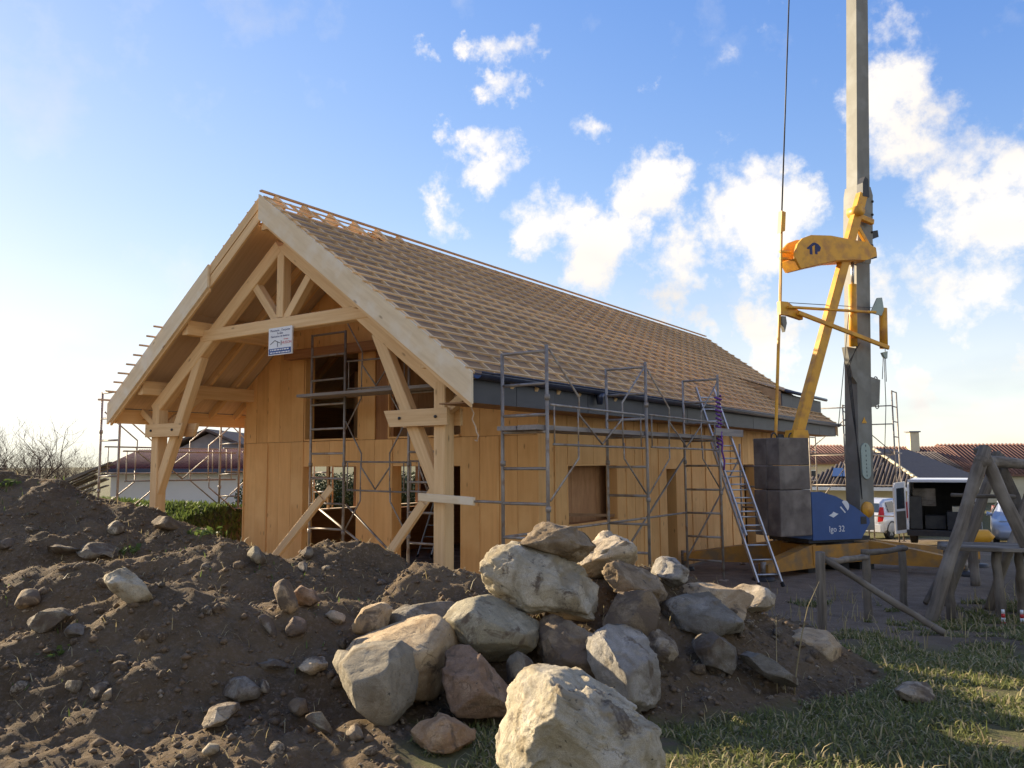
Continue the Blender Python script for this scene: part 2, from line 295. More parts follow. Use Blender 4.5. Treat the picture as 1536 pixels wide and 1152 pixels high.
def rockmat(name, c1, c2, c3, s3=4.5, rough=.9, dirt=.60):
    """weathered stone: mottled colour, veins, lichen specks, clinging earth and pitted relief"""
    m = bpy.data.materials.new(name); m.use_nodes = True; nt = m.node_tree; N = nt.nodes; L = nt.links; b = N['Principled BSDF']; b.inputs['Roughness'].default_value = rough; b.inputs['Specular IOR Level'].default_value = .2
    tc = N.new('ShaderNodeTexCoord'); oi = N.new('ShaderNodeObjectInfo'); ml = N.new('ShaderNodeMath'); ml.operation = 'MULTIPLY'; ml.inputs[1].default_value = 23; L.new(oi.outputs['Random'], ml.inputs[0])
    off = N.new('ShaderNodeVectorMath'); off.operation = 'ADD'; L.new(tc.outputs['Object'], off.inputs[0]); L.new(ml.outputs[0], off.inputs[1])
    def noise(sc, det=7, ro=.62, dist=0):
        q = N.new('ShaderNodeTexNoise'); q.inputs['Scale'].default_value = sc; q.inputs['Detail'].default_value = det; q.inputs['Roughness'].default_value = ro; q.inputs['Distortion'].default_value = dist; L.new(off.outputs[0], q.inputs['Vector']); return q.outputs[0]
    def rng(v, lo, hi, a=0, z=1):
        r = N.new('ShaderNodeMapRange'); L.new(v, r.inputs['Value']); r.inputs['From Min'].default_value = lo; r.inputs['From Max'].default_value = hi; r.inputs['To Min'].default_value = a; r.inputs['To Max'].default_value = z; return r.outputs[0]
    def mix(f, a, c):
        x = N.new('ShaderNodeMix'); x.data_type = 'RGBA'; L.new(f, x.inputs['Factor'])
        for k, v in (('A', a), ('B', c)):
            if isinstance(v, tuple): x.inputs[k].default_value = (*v, 1)
            else: L.new(v, x.inputs[k])
        return x.outputs['Result']
    big = noise(s3, 6, .6, .6); fine = noise(75, 9, .74); mid = noise(13, 8, .66, .4)
    c = mix(rng(mid, .36, .64), c1, c2); c = mix(rng(big, .47, .66), c, c3)
    c = mix(rng(noise(3.1, 5, .55, 1.2), .52, .62, 0, .75), c, (c2[0]*.78, c2[1]*.70, c2[2]*.60))
    vo = N.new('ShaderNodeTexVoronoi'); vo.feature = 'DISTANCE_TO_EDGE'; vo.inputs['Scale'].default_value = 3.2
    wp = N.new('ShaderNodeVectorMath'); wp.operation = 'MULTIPLY_ADD'; q = N.new('ShaderNodeTexNoise'); q.inputs['Scale'].default_value = 5; q.inputs['Detail'].default_value = 5; L.new(off.outputs[0], q.inputs['Vector']); L.new(q.outputs['Color'], wp.inputs[0]); wp.inputs[1].default_value = (.45, .45, .45); L.new(off.outputs[0], wp.inputs[2]); L.new(wp.outputs[0], vo.inputs['Vector'])
    crack = rng(vo.outputs['Distance'], 0, .018, 1, 0)
    cm = N.new('ShaderNodeMath'); cm.operation = 'MULTIPLY'; L.new(crack, cm.inputs[0]); L.new(rng(big, .5, .6, 0, .55), cm.inputs[1]); c = mix(cm.outputs[0], c, (c2[0]*.45, c2[1]*.40, c2[2]*.34))
    c = mix(rng(fine, .60, .74, 0, .7), c, (c2[0]*.5, c2[1]*.46, c2[2]*.40))
    c = mix(rng(noise(230, 3, .6), .42, .62, 0, .5), c, (c2[0]*.62, c2[1]*.60, c2[2]*.56))     # mineral grain
    c = mix(rng(noise(19, 5, .6), .66, .70, 0, .8), c, (.045, .045, .042))     # dark lichen spots
    c = mix(rng(noise(5.3, 9, .68, .6), dirt-.04, dirt+.05, 0, .92), c, (.12, .088, .06))     # clinging earth
    hv = N.new('ShaderNodeHueSaturation'); L.new(c, hv.inputs['Color']); L.new(rng(oi.outputs['Random'], 0, 1, .92, 1.08), hv.inputs['Value']); L.new(hv.outputs[0], b.inputs['Base Color'])
    ad = N.new('ShaderNodeMath'); ad.operation = 'MULTIPLY_ADD'; L.new(fine, ad.inputs[0]); ad.inputs[1].default_value = .45; L.new(mid, ad.inputs[2])
    a2 = N.new('ShaderNodeMath'); a2.operation = 'MULTIPLY_ADD'; L.new(cm.outputs[0], a2.inputs[0]); a2.inputs[1].default_value = -.5; L.new(ad.outputs[0], a2.inputs[2])
    bp = N.new('ShaderNodeBump'); bp.inputs['Strength'].default_value = .9; bp.inputs['Distance'].default_value = .022; L.new(a2.outputs[0], bp.inputs['Height']); L.new(bp.outputs[0], b.inputs['Normal'])
    return m
RC0 = {
    'cream': ((.50, .415, .305), (.38, .31, .22), (.60, .51, .39)),
    'white': ((.42, .38, .295), (.30, .275, .20), (.52, .49, .42)),
    'brown': ((.26, .19, .12), (.18, .13, .08), (.34, .265, .175)),
    'tan': ((.43, .31, .175), (.32, .225, .125), (.50, .38, .23)),
    'grey': ((.27, .245, .19), (.20, .18, .14), (.34, .315, .255)),
    'green': ((.30, .285, .21), (.21, .20, .15), (.40, .39, .315)),
    'red': ((.33, .195, .12), (.24, .14, .085), (.40, .28, .20)),
    'orange': ((.37, .215, .10), (.27, .155, .075), (.44, .30, .17)),
    'blue': ((.27, .265, .26), (.195, .195, .195), (.36, .36, .37)),
    'slate': ((.20, .19, .17), (.14, .133, .12), (.27, .26, .24)),
    'pale': ((.40, .345, .27), (.29, .25, .195), (.48, .43, .355)),
}
RC = {k: tuple(tuple(x*.62+.38*(c[0]*.36+c[1]*.36+c[2]*.28)*t for x, t in zip(c, (1.12, 1.0, .82))) for c in v) for k, v in RC0.items()}
RK = {k: rockmat('rock_'+k, *[(c[0]*1.2, c[1]*1.14, c[2]*1.02) for c in v]) for k, v in RC.items()}
RKD = {k: rockmat('muddy_'+k, *[(c[0]*1.05, c[1]*.98, c[2]*.86) for c in v], dirt=.50) for k, v in RC.items()}

# ------------------------------------------------------------------ numeric noise
def _hash(ix, iy, iz, s):
    h = (ix.astype(np.int64)*374761393+iy.astype(np.int64)*668265263+iz.astype(np.int64)*2147483647+s*1274126177) & 0xffffffff
    h = ((h ^ (h >> 13))*1274126177) & 0xffffffff
    return ((h ^ (h >> 16)) & 0xffffff)/float(0xffffff)
def vnoise(x, y, z, s=0):
    ix, iy, iz = np.floor(x), np.floor(y), np.floor(z); fx, fy, fz = x-ix, y-iy, z-iz
    fx, fy, fz = (t*t*(3-2*t) for t in (fx, fy, fz)); o = 0
    for a in (0, 1):
        for b in (0, 1):
            for c in (0, 1):
                o = o+_hash(ix+a, iy+b, iz+c, s)*(fx if a else 1-fx)*(fy if b else 1-fy)*(fz if c else 1-fz)
    return o*2-1
def fbm(x, y, z, s=0, oct=4, g=.5):
    o = 0; a = 1
    for k in range(oct):
        o = o+a*vnoise(x*2**k+3.7*k, y*2**k+1.3*k, z*2**k, s+k*17); a *= g
    return o

# ------------------------------------------------------------------ terrain
def sd(p): q = np.asarray(p)[..., :2]-CAM[:2]; return q@VA, q@VB
RIDGES = [  # crest polylines surveyed as (bearing x, y, distance); slope, crest radius, soil?
    ([(-200, 690, 12.8), (0, 704, 12.5), (60, 719, 12.3), (150, 750, 12.0), (250, 788, 11.6), (330, 818, 11.0), (390, 842, 10.4)], .62, .35, 1),
    ([(-150, 905, 8.6), (0, 868, 8.6), (100, 850, 8.7), (200, 832, 8.9), (300, 819, 9.1), (360, 822, 9.1), (420, 834, 9.3)], .62, .2, 1),
    ([(430, 838, 9.6), (475, 818, 9.8), (520, 810, 9.9), (560, 818, 9.9), (600, 850, 9.8)], .75, .2, 1),
    ([(590, 866, 9.2), (640, 848, 9.1), (690, 852, 9.0), (725, 872, 8.8)], .75, .2, 1),
    ([(-150, 1030, 5.7), (0, 976, 5.9), (90, 926, 6.1), (184, 894, 6.3), (260, 882, 6.4), (340, 884, 6.5), (420, 890, 6.6), (520, 896, 6.8), (600, 906, 6.9), (700, 908, 7.2)], .50, .22, 1),
    ([(690, 945, 6.5), (790, 895, 6.8), (880, 858, 7.0), (950, 850, 7.2), (1040, 900, 7.1), (1110, 928, 7.1), (1190, 970, 7.2)], .62, .45, 1),
    ([(150, 752, 19.5), (260, 759, 19.0), (340, 760, 18.5), (420, 775, 18.5)], .5, .8, 0),
]
RW = [(np.array([at(q[0], q[1]+(4 if so else 0), q[2]) for q in pl]), sl, rr, so) for pl, sl, rr, so in RIDGES]
def smooth(t): t = np.clip(t, 0, 1); return t*t*(3-2*t)
def height(x, y, detail=True):
    """returns height, soil mask"""
    x = np.asarray(x, float); y = np.asarray(y, float); s, d = sd(np.stack([x, y], -1))
    base = .52*(1-smooth((d-4.5)/9.0))-.052*np.clip(d-17, 0, 22)*smooth((s+4)/8)+.35*smooth((-s-4)/6)*smooth((d-10)/6)*(1-smooth((d-40)/30))
    house = (np.maximum(np.abs(x)-4.2, 0)**2+np.maximum(np.maximum(.1-y, y-20), 0)**2)**.5
    wob = fbm(x*.45, y*.45, x*0, 3, 3); k = 14.0
    acc = np.exp(k*base); soil = np.zeros_like(base)
    for pts, sl, rr, so in RW:
        best = np.full(base.shape, -9.); 
        for a, b in zip(pts[:-1], pts[1:]):
            ab = b[:2]-a[:2]; t = np.clip(((x-a[0])*ab[0]+(y-a[1])*ab[1])/(ab@ab), 0, 1)
            dist = np.hypot(x-a[0]-t*ab[0], y-a[1]-t*ab[1])
            zc = a[2]+(b[2]-a[2])*t
            best = np.maximum(best, zc-sl*(1+.25*wob)*(np.sqrt(dist**2+rr**2)-rr))
        acc = acc+np.exp(k*best)
        if so: soil = np.maximum(soil, smooth((best-base+.22+.18*wob)/.3))
    soil = np.maximum(soil, smooth((-s-.22*d+.55+.5*wob)/.5)*(1-smooth((d-8)/3)))
    z = np.log(acc)/k
    flat = smooth(house/.9)
    z = z*flat+(1-flat)*(-.06-.012*np.clip(y-8, 0, 20))
    near = smooth(house/1.2)
    if detail:
        z = z+near*soil*(.085*fbm(x*1.5, y*1.5, x*0, 11, 4)+.048*(.6-np.abs(fbm(x*3.6, y*3.6, x*0, 23, 3, .6)))+.024*fbm(x*9, y*9, x*0, 27, 2, .6)+.016*np.abs(fbm(x*17, y*17, x*0, 31, 2)))+near*(1-soil)*.03*fbm(x*1.1, y*1.1, x*0, 5, 3)
    return z, soil
def hz(x, y): return float(height(np.array([x]), np.array([y]))[0][0])
def ground_hit(px, py, d0=3.2, d1=60):
    v = ray(px, py); t = np.concatenate([np.arange(d0, 16, .03), np.arange(16, d1, .2)]); P = CAM+t[:, None]*v
    h, _ = height(P[:, 0], P[:, 1]); i = np.argmax(P[:, 2] < h)
    return P[i], t[i]
def axis(fine0, fine1, step, lo, hi, grow=1.16):
    a = list(np.arange(fine0, fine1+1e-6, step)); st = step
    while a[-1] < hi: st *= grow; a.append(a[-1]+st)
    st = step
    while a[0] > lo: st *= grow; a.insert(0, a[0]-st)
    return np.array(a)
def build_ground():
    S = axis(-7.5, 6.0, .048, -900, 900); D = axis(2.9, 13.2, .042, -60, 1800)
    gs, gd = np.meshgrid(S, D); X = CAM[0]+gs*VA[0]+gd*VB[0]; Y = CAM[1]+gs*VA[1]+gd*VB[1]
    Z, soil = height(X.ravel(), Y.ravel()); n, m = gs.shape
    V = np.stack([X.ravel(), Y.ravel(), Z], -1); i = np.arange(n*m).reshape(n, m)
    F = np.stack([i[:-1, :-1], i[:-1, 1:], i[1:, 1:], i[1:, :-1]], -1).reshape(-1, 4)
    me = bpy.data.meshes.new('ground'); me.vertices.add(len(V)); me.vertices.foreach_set('co', V.ravel())
    me.loops.add(F.size); me.loops.foreach_set('vertex_index', F.ravel()); me.polygons.add(len(F)); me.polygons.foreach_set('loop_start', np.arange(len(F))*4); me.polygons.foreach_set('loop_total', np.full(len(F), 4)); me.update(); me.shade_smooth()
    # yard mask: bare trodden earth round the house and crane
    s, d = sd(V); x, y = V[:, 0], V[:, 1]
    yard = 1-smooth((np.maximum(np.maximum(np.abs(x-2.5)-6.2, 0), np.maximum(np.maximum(2.2-y, y-24), 0))+.6*fbm(x*.5, y*.5, x*0, 41, 3))/1.6)
    a = me.attributes.new('soil', 'FLOAT', 'POINT'); a.data.foreach_set('value', soil.astype(np.float32))
    dead = smooth((y-.25+.5*fbm(x*.9, y*.9, x*0, 71, 3))/.9)*smooth((s-1)/2)*(1-smooth((d-16)/6)); a = me.attributes.new('dead', 'FLOAT', 'POINT'); a.data.foreach_set('value', dead.astype(np.float32))
    a = me.attributes.new('yard', 'FLOAT', 'POINT'); a.data.foreach_set('value', yard.astype(np.float32))
    m_ = bpy.data.materials.new('ground'); m_.use_nodes = True; nt = m_.node_tree; N = nt.nodes; L = nt.links; b = N['Principled BSDF']; b.inputs['Roughness'].default_value = .95; b.inputs['Specular IOR Level'].default_value = .15
    geo = N.new('ShaderNodeNewGeometry')
    def noise(sc, det=6, ro=.6):
        q = N.new('ShaderNodeTexNoise'); q.inputs['Scale'].default_value = sc; q.inputs['Detail'].default_value = det; q.inputs['Roughness'].default_value = ro; L.new(geo.outputs['Position'], q.inputs['Vector']); return q.outputs[0]
    def ramp(v, lo, hi, ca, cb):
        mr = N.new('ShaderNodeMapRange'); L.new(v, mr.inputs['Value']); mr.inputs['From Min'].default_value = lo; mr.inputs['From Max'].default_value = hi
        x = N.new('ShaderNodeMix'); x.data_type = 'RGBA'; L.new(mr.outputs[0], x.inputs['Factor'])
        for k, c in (('A', ca), ('B', cb)):
            if isinstance(c, tuple): x.inputs[k].default_value = (*c, 1)
            else: L.new(c, x.inputs[k])
        return x.outputs['Result']
    so = ramp(noise(1.3), .36, .66, (.098, .068, .038), (.168, .118, .066)); so = ramp(noise(26, 8, .7), .5, .75, so, (.22, .165, .12))
    gr = ramp(noise(2.2), .35, .65, (.10, .10, .042), (.155, .14, .07)); gr = ramp(noise(.13, 3), .4, .65, gr, (.12, .115, .05))
    ya = ramp(noise(3.1), .35, .65, (.155, .112, .074), (.235, .175, .12)); ya = ramp(noise(60, 4), .5, .7, ya, (.26, .23, .19))
    at1 = N.new('ShaderNodeAttribute'); at1.attribute_name = 'soil'; at2 = N.new('ShaderNodeAttribute'); at2.attribute_name = 'yard'
    at3 = N.new('ShaderNodeAttribute'); at3.attribute_name = 'dead'; gr = ramp(at3.outputs['Fac'], .1, .9, gr, ramp(noise(4.5), .38, .62, (.105, .078, .05), (.155, .12, .08)))
    gr = ramp(noise(6.5, 5), .55, .68, gr, (.13, .10, .065))
    c = ramp(at2.outputs['Fac'], 0, 1, gr, ya); c = ramp(at1.outputs['Fac'], .2, .8, c, so); L.new(c, b.inputs['Base Color'])
    bp = N.new('ShaderNodeBump'); bp.inputs['Strength'].default_value = .9; bp.inputs['Distance'].default_value = .03; L.new(noise(38, 9, .72), bp.inputs['Height']); L.new(bp.outputs[0], b.inputs['Normal'])
    me.materials.append(m_)
    tag(link('ground', me, Matrix()), 'dark earth mounds and rough grass of the building plot', None, None, 'structure')
build_ground()

# ------------------------------------------------------------------ timber house
S0 = .7438; ZR = 6.68; LEN = 19.5; XE = 4.41
def Z0(x): return ZR-S0*abs(x)
CA = 1/math.hypot(1, S0); SA = S0*CA
house = thing('timber_house', (0, 2.6, 0), 'large unfinished timber house with a battened gable roof and open front porch', 'house')
def slope_pt(sgn, x, y, dz=0): return Vector((sgn*x, y, Z0(x)+dz))
def upn(sgn): return (sgn*SA, 0, CA)
# roof sheets (deck), sheets laid along the slope
def build_roof():
    ys = [0.05]; 
    while ys[-1] < LEN-.3: ys.append(min(LEN, ys[-1]+2.5))
    for sgn in (1, -1):
        for y0, y1 in zip(ys[:-1], ys[1:]):
            top = .40 if y0 < 2.4 else .02
            for xa, xb in ((top, 2.2), (2.2, XE-.03)):
                p0 = slope_pt(sgn, xa+.003, (y0+y1)/2, -.052); p1 = slope_pt(sgn, xb-.003, (y0+y1)/2, -.052)
                beam('roof_sheet', p0, p1, y1-y0-.006, .018, M_deck, house, upn(sgn), 0)
                if y0 < 3: # pale ceiling lining over the porch
                    q0 = slope_pt(sgn, xa+.003, (y0+y1)/2, -.102); q1 = slope_pt(sgn, xb-.003, (y0+y1)/2, -.102)
                    beam('ceiling_panel', q0, q1, y1-y0-.008, .016, M_soffit, house, upn(sgn), 0)
        n = 39
        for i in range(n+1):
            y = .06+i*(LEN-.12)/n
            beam('counter_batten', slope_pt(sgn, .05, y, -.019), slope_pt(sgn, XE-.02, y+rnd.uniform(-.03, .03), -.019), .032, .036, M_counter, house, upn(sgn), 0)
        for i in range(21):
            x = .16+i*(XE-.22)/20
            e = rnd.uniform(-.10, -.055)
            if sgn < 0: e = rnd.uniform(-.26, -.20) if i > 11 else .0
            beam('tile_batten', slope_pt(sgn, x+rnd.uniform(-.008, .008), e, .014), slope_pt(sgn, x+rnd.uniform(-.008, .008), LEN+rnd.uniform(.02, .2), .014), .026, .024, M_batten, house, upn(sgn), 0)
        for i in range(6):
            y = .95+i*.62
            if abs(y-2.6) < .12: y += .2
            beam('rafter', slope_pt(sgn, .05, y, -.20), slope_pt(sgn, XE-.05, y, -.20), .075, .14, M_pine, house, upn(sgn))
        # purlins
        for x in (2.15, 3.5):
            beam('purlin', (sgn*x, .08, Z0(x)-.42), (sgn*x, LEN-.1, Z0(x)-.42), .16, .26, M_pine, house)
    beam('ridge_purlin', (0, .08, ZR-.45), (0, LEN-.1, ZR-.45), .16, .28, M_pine, house)
    # ridge: standing gussets and ridge boards
    for i in range(6):
        y = .30+i*.6
        prism('ridge_gusset', [(-.30, -.22), (.30, -.22), (.02, .03), (-.02, .03)], (0, y, ZR), (1, 0, 0), (0, 0, 1), .05, M_batten, house)
    beam('ridge_board', (0, -.02, ZR+.045), (0, LEN+.05, ZR+.045), .06, .028, M_deck, house)
    # barge boards
    h = .40
    def barge(sgn, x0, x1, y, t, hh, mat, dz=0, name='barge_board'):
        poly = [(x0, Z0(x0)+dz), (x1, Z0(x1)+dz), (x1, Z0(x1)+dz-hh), (x0, Z0(x0)+dz-hh)]
        ux = Vector((sgn*CA, 0, -SA)); o = Vector((sgn*(x0+x1)/2, y, (poly[0][1]+poly[2][1])/2)); uy = Vector((sgn*SA, 0, CA))
        pl = []
        for x, z in poly:
            q = Vector((sgn*x, y, z))-o; pl.append((q.dot(ux), q.dot(uy)))
        return prism(name, pl, o, ux, uy, t, mat, house)
    barge(1, -.02, XE, -.022, .044, .42, M_barge)
    barge(1, .06, XE-.05, .022, .042, .50, M_pine, 0, 'barge_backing')
    barge(-1, 1.35, XE, -.022, .044, .40, M_barge)
    barge(-1, .03, 1.34, .018, .04, .19, M_pine); barge(-1, .03, 1.34, .030, .04, .20, M_pine, -.205)
    barge(-1, 1.36, XE-.05, .022, .042, .46, M_pine, 0, 'barge_backing')
    for sgn in (1, -1):   # far gable
        barge(sgn, .02 if sgn > 0 else .05, XE, LEN+.03, .044, .40, M_barge)
    # eaves: zinc fascia panels on the right, board on the left
    y = .05; k = 0
    while y < LEN-.1:
        w = min(1.02, LEN-y-.02); box('fascia_panel', (XE-.075, y, 3.0), (XE-.045+.003*(k % 2), y+w-.008, 3.335), M_zinc, house); y += 1.02; k += 1
    box('soffit_board', (3.78, .06, 3.0), (XE-.078, LEN-.05, 3.02), M_inner, house)
    box('fascia_board', (-XE+.03, .06, 3.02), (-XE+.06, LEN-.05, 3.30), M_pine, house)
    # half-round gutter
    for sgn in (1, -1):
        pr = [(math.cos(a)*r_, math.sin(a)*r_) for r_, rng in ((.082, range(0, 9)), (.076, range(8, -1, -1))) for a in [math.pi+math.pi*i/8 for i in rng]]
        pr = [(p[0], p[1]) for p in pr]
        n = len(pr); v = [(a, 0, b) for a, b in pr]+[(a, LEN-.04, b) for a, b in pr]
        f = [(i, (i+1) % n, n+(i+1) % n, n+i) for i in range(n)]
        mb = MB().add(v, [tuple(reversed(q)) for q in f])
        mb.tube([(.082, 0, .004), (.082, LEN-.04, .004)], .012, 6); mb.tube([(-.079, 0, .004), (-.079, LEN-.04, .004)], .008, 6)
        mb.build('gutter', M_gutter, house, True, Matrix.Translation((sgn*(XE+.045), .03, 3.385)))
    g = MB().tube([(0, 0, .02), (0, 0, -.05), (0, 0, -.16)], [.085, .07, .045], 10); g.build('gutter_outlet', M_gutter, house, True, Matrix.Translation((XE+.045, 3.35, 3.31)))
build_roof()
# porch truss, posts, braces at Y=.5
def build_truss():
    Y = .5
    for s in (1, -1):
        beam('principal_rafter', (s*.06, Y, Z0(.06)-.75), (s*3.60, Y, Z0(3.60)-.75), .18, .25, M_pine, house, (s*SA, 0, CA), .012)
        box('post', (s*3.5-.105, Y-.105, -.02), (s*3.5+.105, Y+.105, 3.36), M_pine, house, .012)
        beam('brace', (s*2.22, Y, 4.19), (s*3.47, Y, 1.72), .15, .20, M_pine, house, c=.01)
        prism('strut', [(-.5, -.07), (.5, -.07), (.5, .07), (-.5, .07)], (s*.40, Y, 4.95), Vector((s*.62, 0, .72)), Vector((-s*.72, 0, .62)), .13, M_pine, house)
        for dy in (-.145, .145):
            prism('collar_plate', [(2.50, 2.98), (3.70, 2.98), (3.70, 2.74), (2.62, 2.74)] if s > 0 else [(-2.50, 2.98), (-3.70, 2.98), (-3.70, 2.74), (-2.62, 2.74)], (0, Y+dy, 0), (1, 0, 0), (0, 0, 1), .065, M_pine, house)
        for bx in (2.82, 3.5):
            tube('bolt', [(s*bx, Y-.20, 2.86), (s*bx, Y-.175, 2.86)], .022, M_dark, house, 8)
        beam('knee_brace', (s*3.5, Y+.1, 2.95), (s*3.5, Y+.85, 3.56), .12, .12, M_pine, house)
        beam('knee_brace', (s*3.58, Y, 2.95), (s*4.05, Y, 3.25), .12, .12, M_pine, house)
    box('tie_beam', (-2.16, Y-.10, 4.43), (2.16, Y+.10, 4.65), M_pine, house, .012)
    box('king_post', (-.085, Y-.085, 4.66), (.085, Y+.085, 5.88), M_pine, house, .01)
    # second collar truss half way to the wall
    box('tie_beam', (-2.05, 2.22, 4.28), (2.05, 2.40, 4.46), M_reveal, house, .01)
build_truss()
YW = 2.6; XR = 3.72; XL = -3.68
WEND = 17.3
def build_walls():
    # gable wall: vertical boards cut round the openings
    ops = [(-1.86, -.33, -.1, 2.19), (.55, 2.17, -.1, 2.19), (-1.83, -.31, 2.67, 4.52), (.45, 2.17, 2.67, 4.40)]
    def top(x): return Z0(x)-.13
    cuts = sorted([XL, XR, -1.86, -.33, .55, 2.17]); bx = []
    for a, b in zip(cuts[:-1], cuts[1:]):
        n = max(1, round((b-a)/.38)); bx += [(a+(b-a)*i/n, a+(b-a)*(i+1)/n) for i in range(n)]
    for i, (a, b) in enumerate(bx):
        xm = (a+b)/2; segs = [(0.0, 2.655), (2.663, None)]
        for (oa, ob, oz0, oz1) in ops:
            if oa-.12 <= xm <= ob+.12:
                ns = []
                for z0, z1 in segs:
                    zt = z1 if z1 is not None else 99
                    if oz1 <= z0 or oz0 >= zt: ns.append((z0, z1)); continue
                    if oz0 > z0+.02: ns.append((z0, oz0))
                    if oz1 < zt-.02: ns.append((oz1, z1))
                segs = ns
        for z0, z1 in segs:
            pts = []
            xs = [a+.003, b-.003]
            if a < 0 < b: xs.insert(1, 0.0)
            pr = rnd.uniform(-.004, .004)
            topz = [(z1 if z1 is not None else top(x)) for x in xs]
            poly = [(z0, -xs[0])]+[(z0, -xs[-1])]+[(t, -x) for t, x in list(zip(topz, xs))[::-1]]
            zc = (z0+topz[0])/2
            prism('wall_board', [(z-zc, y+xm) for z, y in poly], (xm, YW+pr, zc), (0, 0, 1), (-1, 0, 0), .03, M_wall, house)
        if i % 3 == 1 and not (-1.9 < a < -.34 or .5 < a < 2.1):
            box('cover_strip', (b-.022, YW-.034, 0), (b+.022, YW-.021, 2.64), M_wall, house)
    # corner boards
    box('corner_board', (XR-.002, YW-.03, 0), (XR+.028, YW+.07, 3.2), M_wall, house); box('corner_board', (XL-.028, YW-.03, 0), (XL+.002, YW+.07, 3.2), M_wall, house)
    # wall core behind the boards with deep reveals
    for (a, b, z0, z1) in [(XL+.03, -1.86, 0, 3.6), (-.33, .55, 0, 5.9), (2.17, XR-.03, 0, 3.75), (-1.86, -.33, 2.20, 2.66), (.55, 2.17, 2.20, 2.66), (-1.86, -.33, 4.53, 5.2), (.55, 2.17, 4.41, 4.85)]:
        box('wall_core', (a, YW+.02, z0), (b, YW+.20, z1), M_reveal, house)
    for s, (oa, ob, z0, z1) in enumerate(ops):   # opening linings proud of the core
        box('opening_lining', (oa-.003, YW-.02, max(z0, 0)), (oa+.025, YW+.215, z1), M_wall, house); box('opening_lining', (ob-.025, YW-.02, max(z0, 0)), (ob+.003, YW+.215, z1), M_wall, house)
        box('opening_lining', (oa+.027, YW-.018, z1-.026), (ob-.027, YW+.212, z1+.001), M_wall, house)
        if z0 > 1: box('window_sill', (oa+.027, YW-.045, z0-.004), (ob-.027, YW+.21, z0+.03), M_wall, house)
    # right side wall
    sops = [(3.50, 5.30, 1.16, 2.17), (7.50, 8.02, -.1, 2.08), (12.2, 13.1, -.1, 2.15)]
    cuts = sorted([YW+.075, WEND]+[c for o in sops for c in o[:2]]); k = 0
    for a, b in zip(cuts[:-1], cuts[1:]):
        n = max(1, round((b-a)/.40))
        for i in range(n):
            y0 = a+(b-a)*i/n; y1 = a+(b-a)*(i+1)/n; segs = [(-.02, 3.01)]
            for o in sops:
                if o[0]-.01 <= (y0+y1)/2 <= o[1]+.01: segs = [q for q in ((-.02, o[2]), (o[3], 3.01)) if q[1]-q[0] > .05]
            for z0, z1 in segs:
                pr = rnd.uniform(-.004, .004); box('wall_board', (XR-.02+pr, y0+.003, z0), (XR+.012+pr, y1-.003, z1), M_wall, house)
            if k % 2 == 0 and len(segs) == 1 and segs[0][0] < 0 and segs[0][1] > 3: box('cover_strip', (XR+.017, y1-.022, -.02), (XR+.03, y1+.022, 3.0), M_wall, house)
            k += 1
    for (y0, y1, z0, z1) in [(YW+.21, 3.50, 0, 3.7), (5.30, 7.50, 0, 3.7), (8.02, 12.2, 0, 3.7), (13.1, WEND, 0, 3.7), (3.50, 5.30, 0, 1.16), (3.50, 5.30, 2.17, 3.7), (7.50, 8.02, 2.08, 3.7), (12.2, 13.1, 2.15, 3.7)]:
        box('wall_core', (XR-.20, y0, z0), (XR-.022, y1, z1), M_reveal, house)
    for o in sops:
        for y in o[:2]:
            box('opening_lining', (XR-.22, y-.013, max(o[2], 0)), (XR+.012, y+.013, o[3]), M_wall, house)
        box('opening_lining', (XR-.215, o[0]+.014, o[3]-.02), (XR+.010, o[1]-.014, o[3]+.002), M_wall, house)
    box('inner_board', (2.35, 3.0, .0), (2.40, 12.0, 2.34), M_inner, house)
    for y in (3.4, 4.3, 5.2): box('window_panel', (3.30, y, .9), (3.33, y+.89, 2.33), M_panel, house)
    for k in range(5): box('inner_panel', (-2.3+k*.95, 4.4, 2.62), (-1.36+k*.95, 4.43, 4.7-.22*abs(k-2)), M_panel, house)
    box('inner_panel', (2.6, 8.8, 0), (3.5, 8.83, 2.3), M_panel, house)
    beam('window_rail', (XR-.06, 3.53, 1.33), (XR-.06, 5.27, 1.22), .03, .05, M_inner, house)
    # left wall with two window openings
    for (y0, y1, z0, z1) in [(YW+.21, 3.0, 0, 3.7), (3.0, 5.75, 0, 1.15), (3.0, 5.75, 2.21, 3.7), (5.75, 6.85, 0, 3.7), (6.85, 8.0, 0, 1.10), (6.85, 8.0, 2.21, 3.7), (8.0, WEND, 0, 3.7)]:
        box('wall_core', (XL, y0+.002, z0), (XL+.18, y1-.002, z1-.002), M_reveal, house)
    for y0, y1 in ((3.0, 5.75), (6.85, 8.0)): box('window_sill', (XL-.03, y0, 1.152), (XL+.21, y1, 1.185), M_soffit, house)
    for y in (3.9, 4.85): box('window_mullion', (XL+.05, y, 1.19), (XL+.11, y+.05, 2.20), M_pine, house)
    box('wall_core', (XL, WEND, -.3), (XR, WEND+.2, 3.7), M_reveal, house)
    prism('gable_wall', [(-3.6, 3.71), (3.6, 3.71), (0, 6.45)], (0, WEND+.1, 0), (1, 0, 0), (0, 0, 1), .15, M_wall, house)
    # floors
    box('floor_slab', (XL+.0, -.2, -.35), (XR+.0, WEND-.01, -.005), M_conc, house)
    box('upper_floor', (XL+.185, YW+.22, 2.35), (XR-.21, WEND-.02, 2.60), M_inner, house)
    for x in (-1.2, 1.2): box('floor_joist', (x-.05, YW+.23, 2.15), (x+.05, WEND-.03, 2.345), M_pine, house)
    box('partition_wall', (-.9, 8.6, 0), (2.34, 8.72, 2.34), M_inner, house)
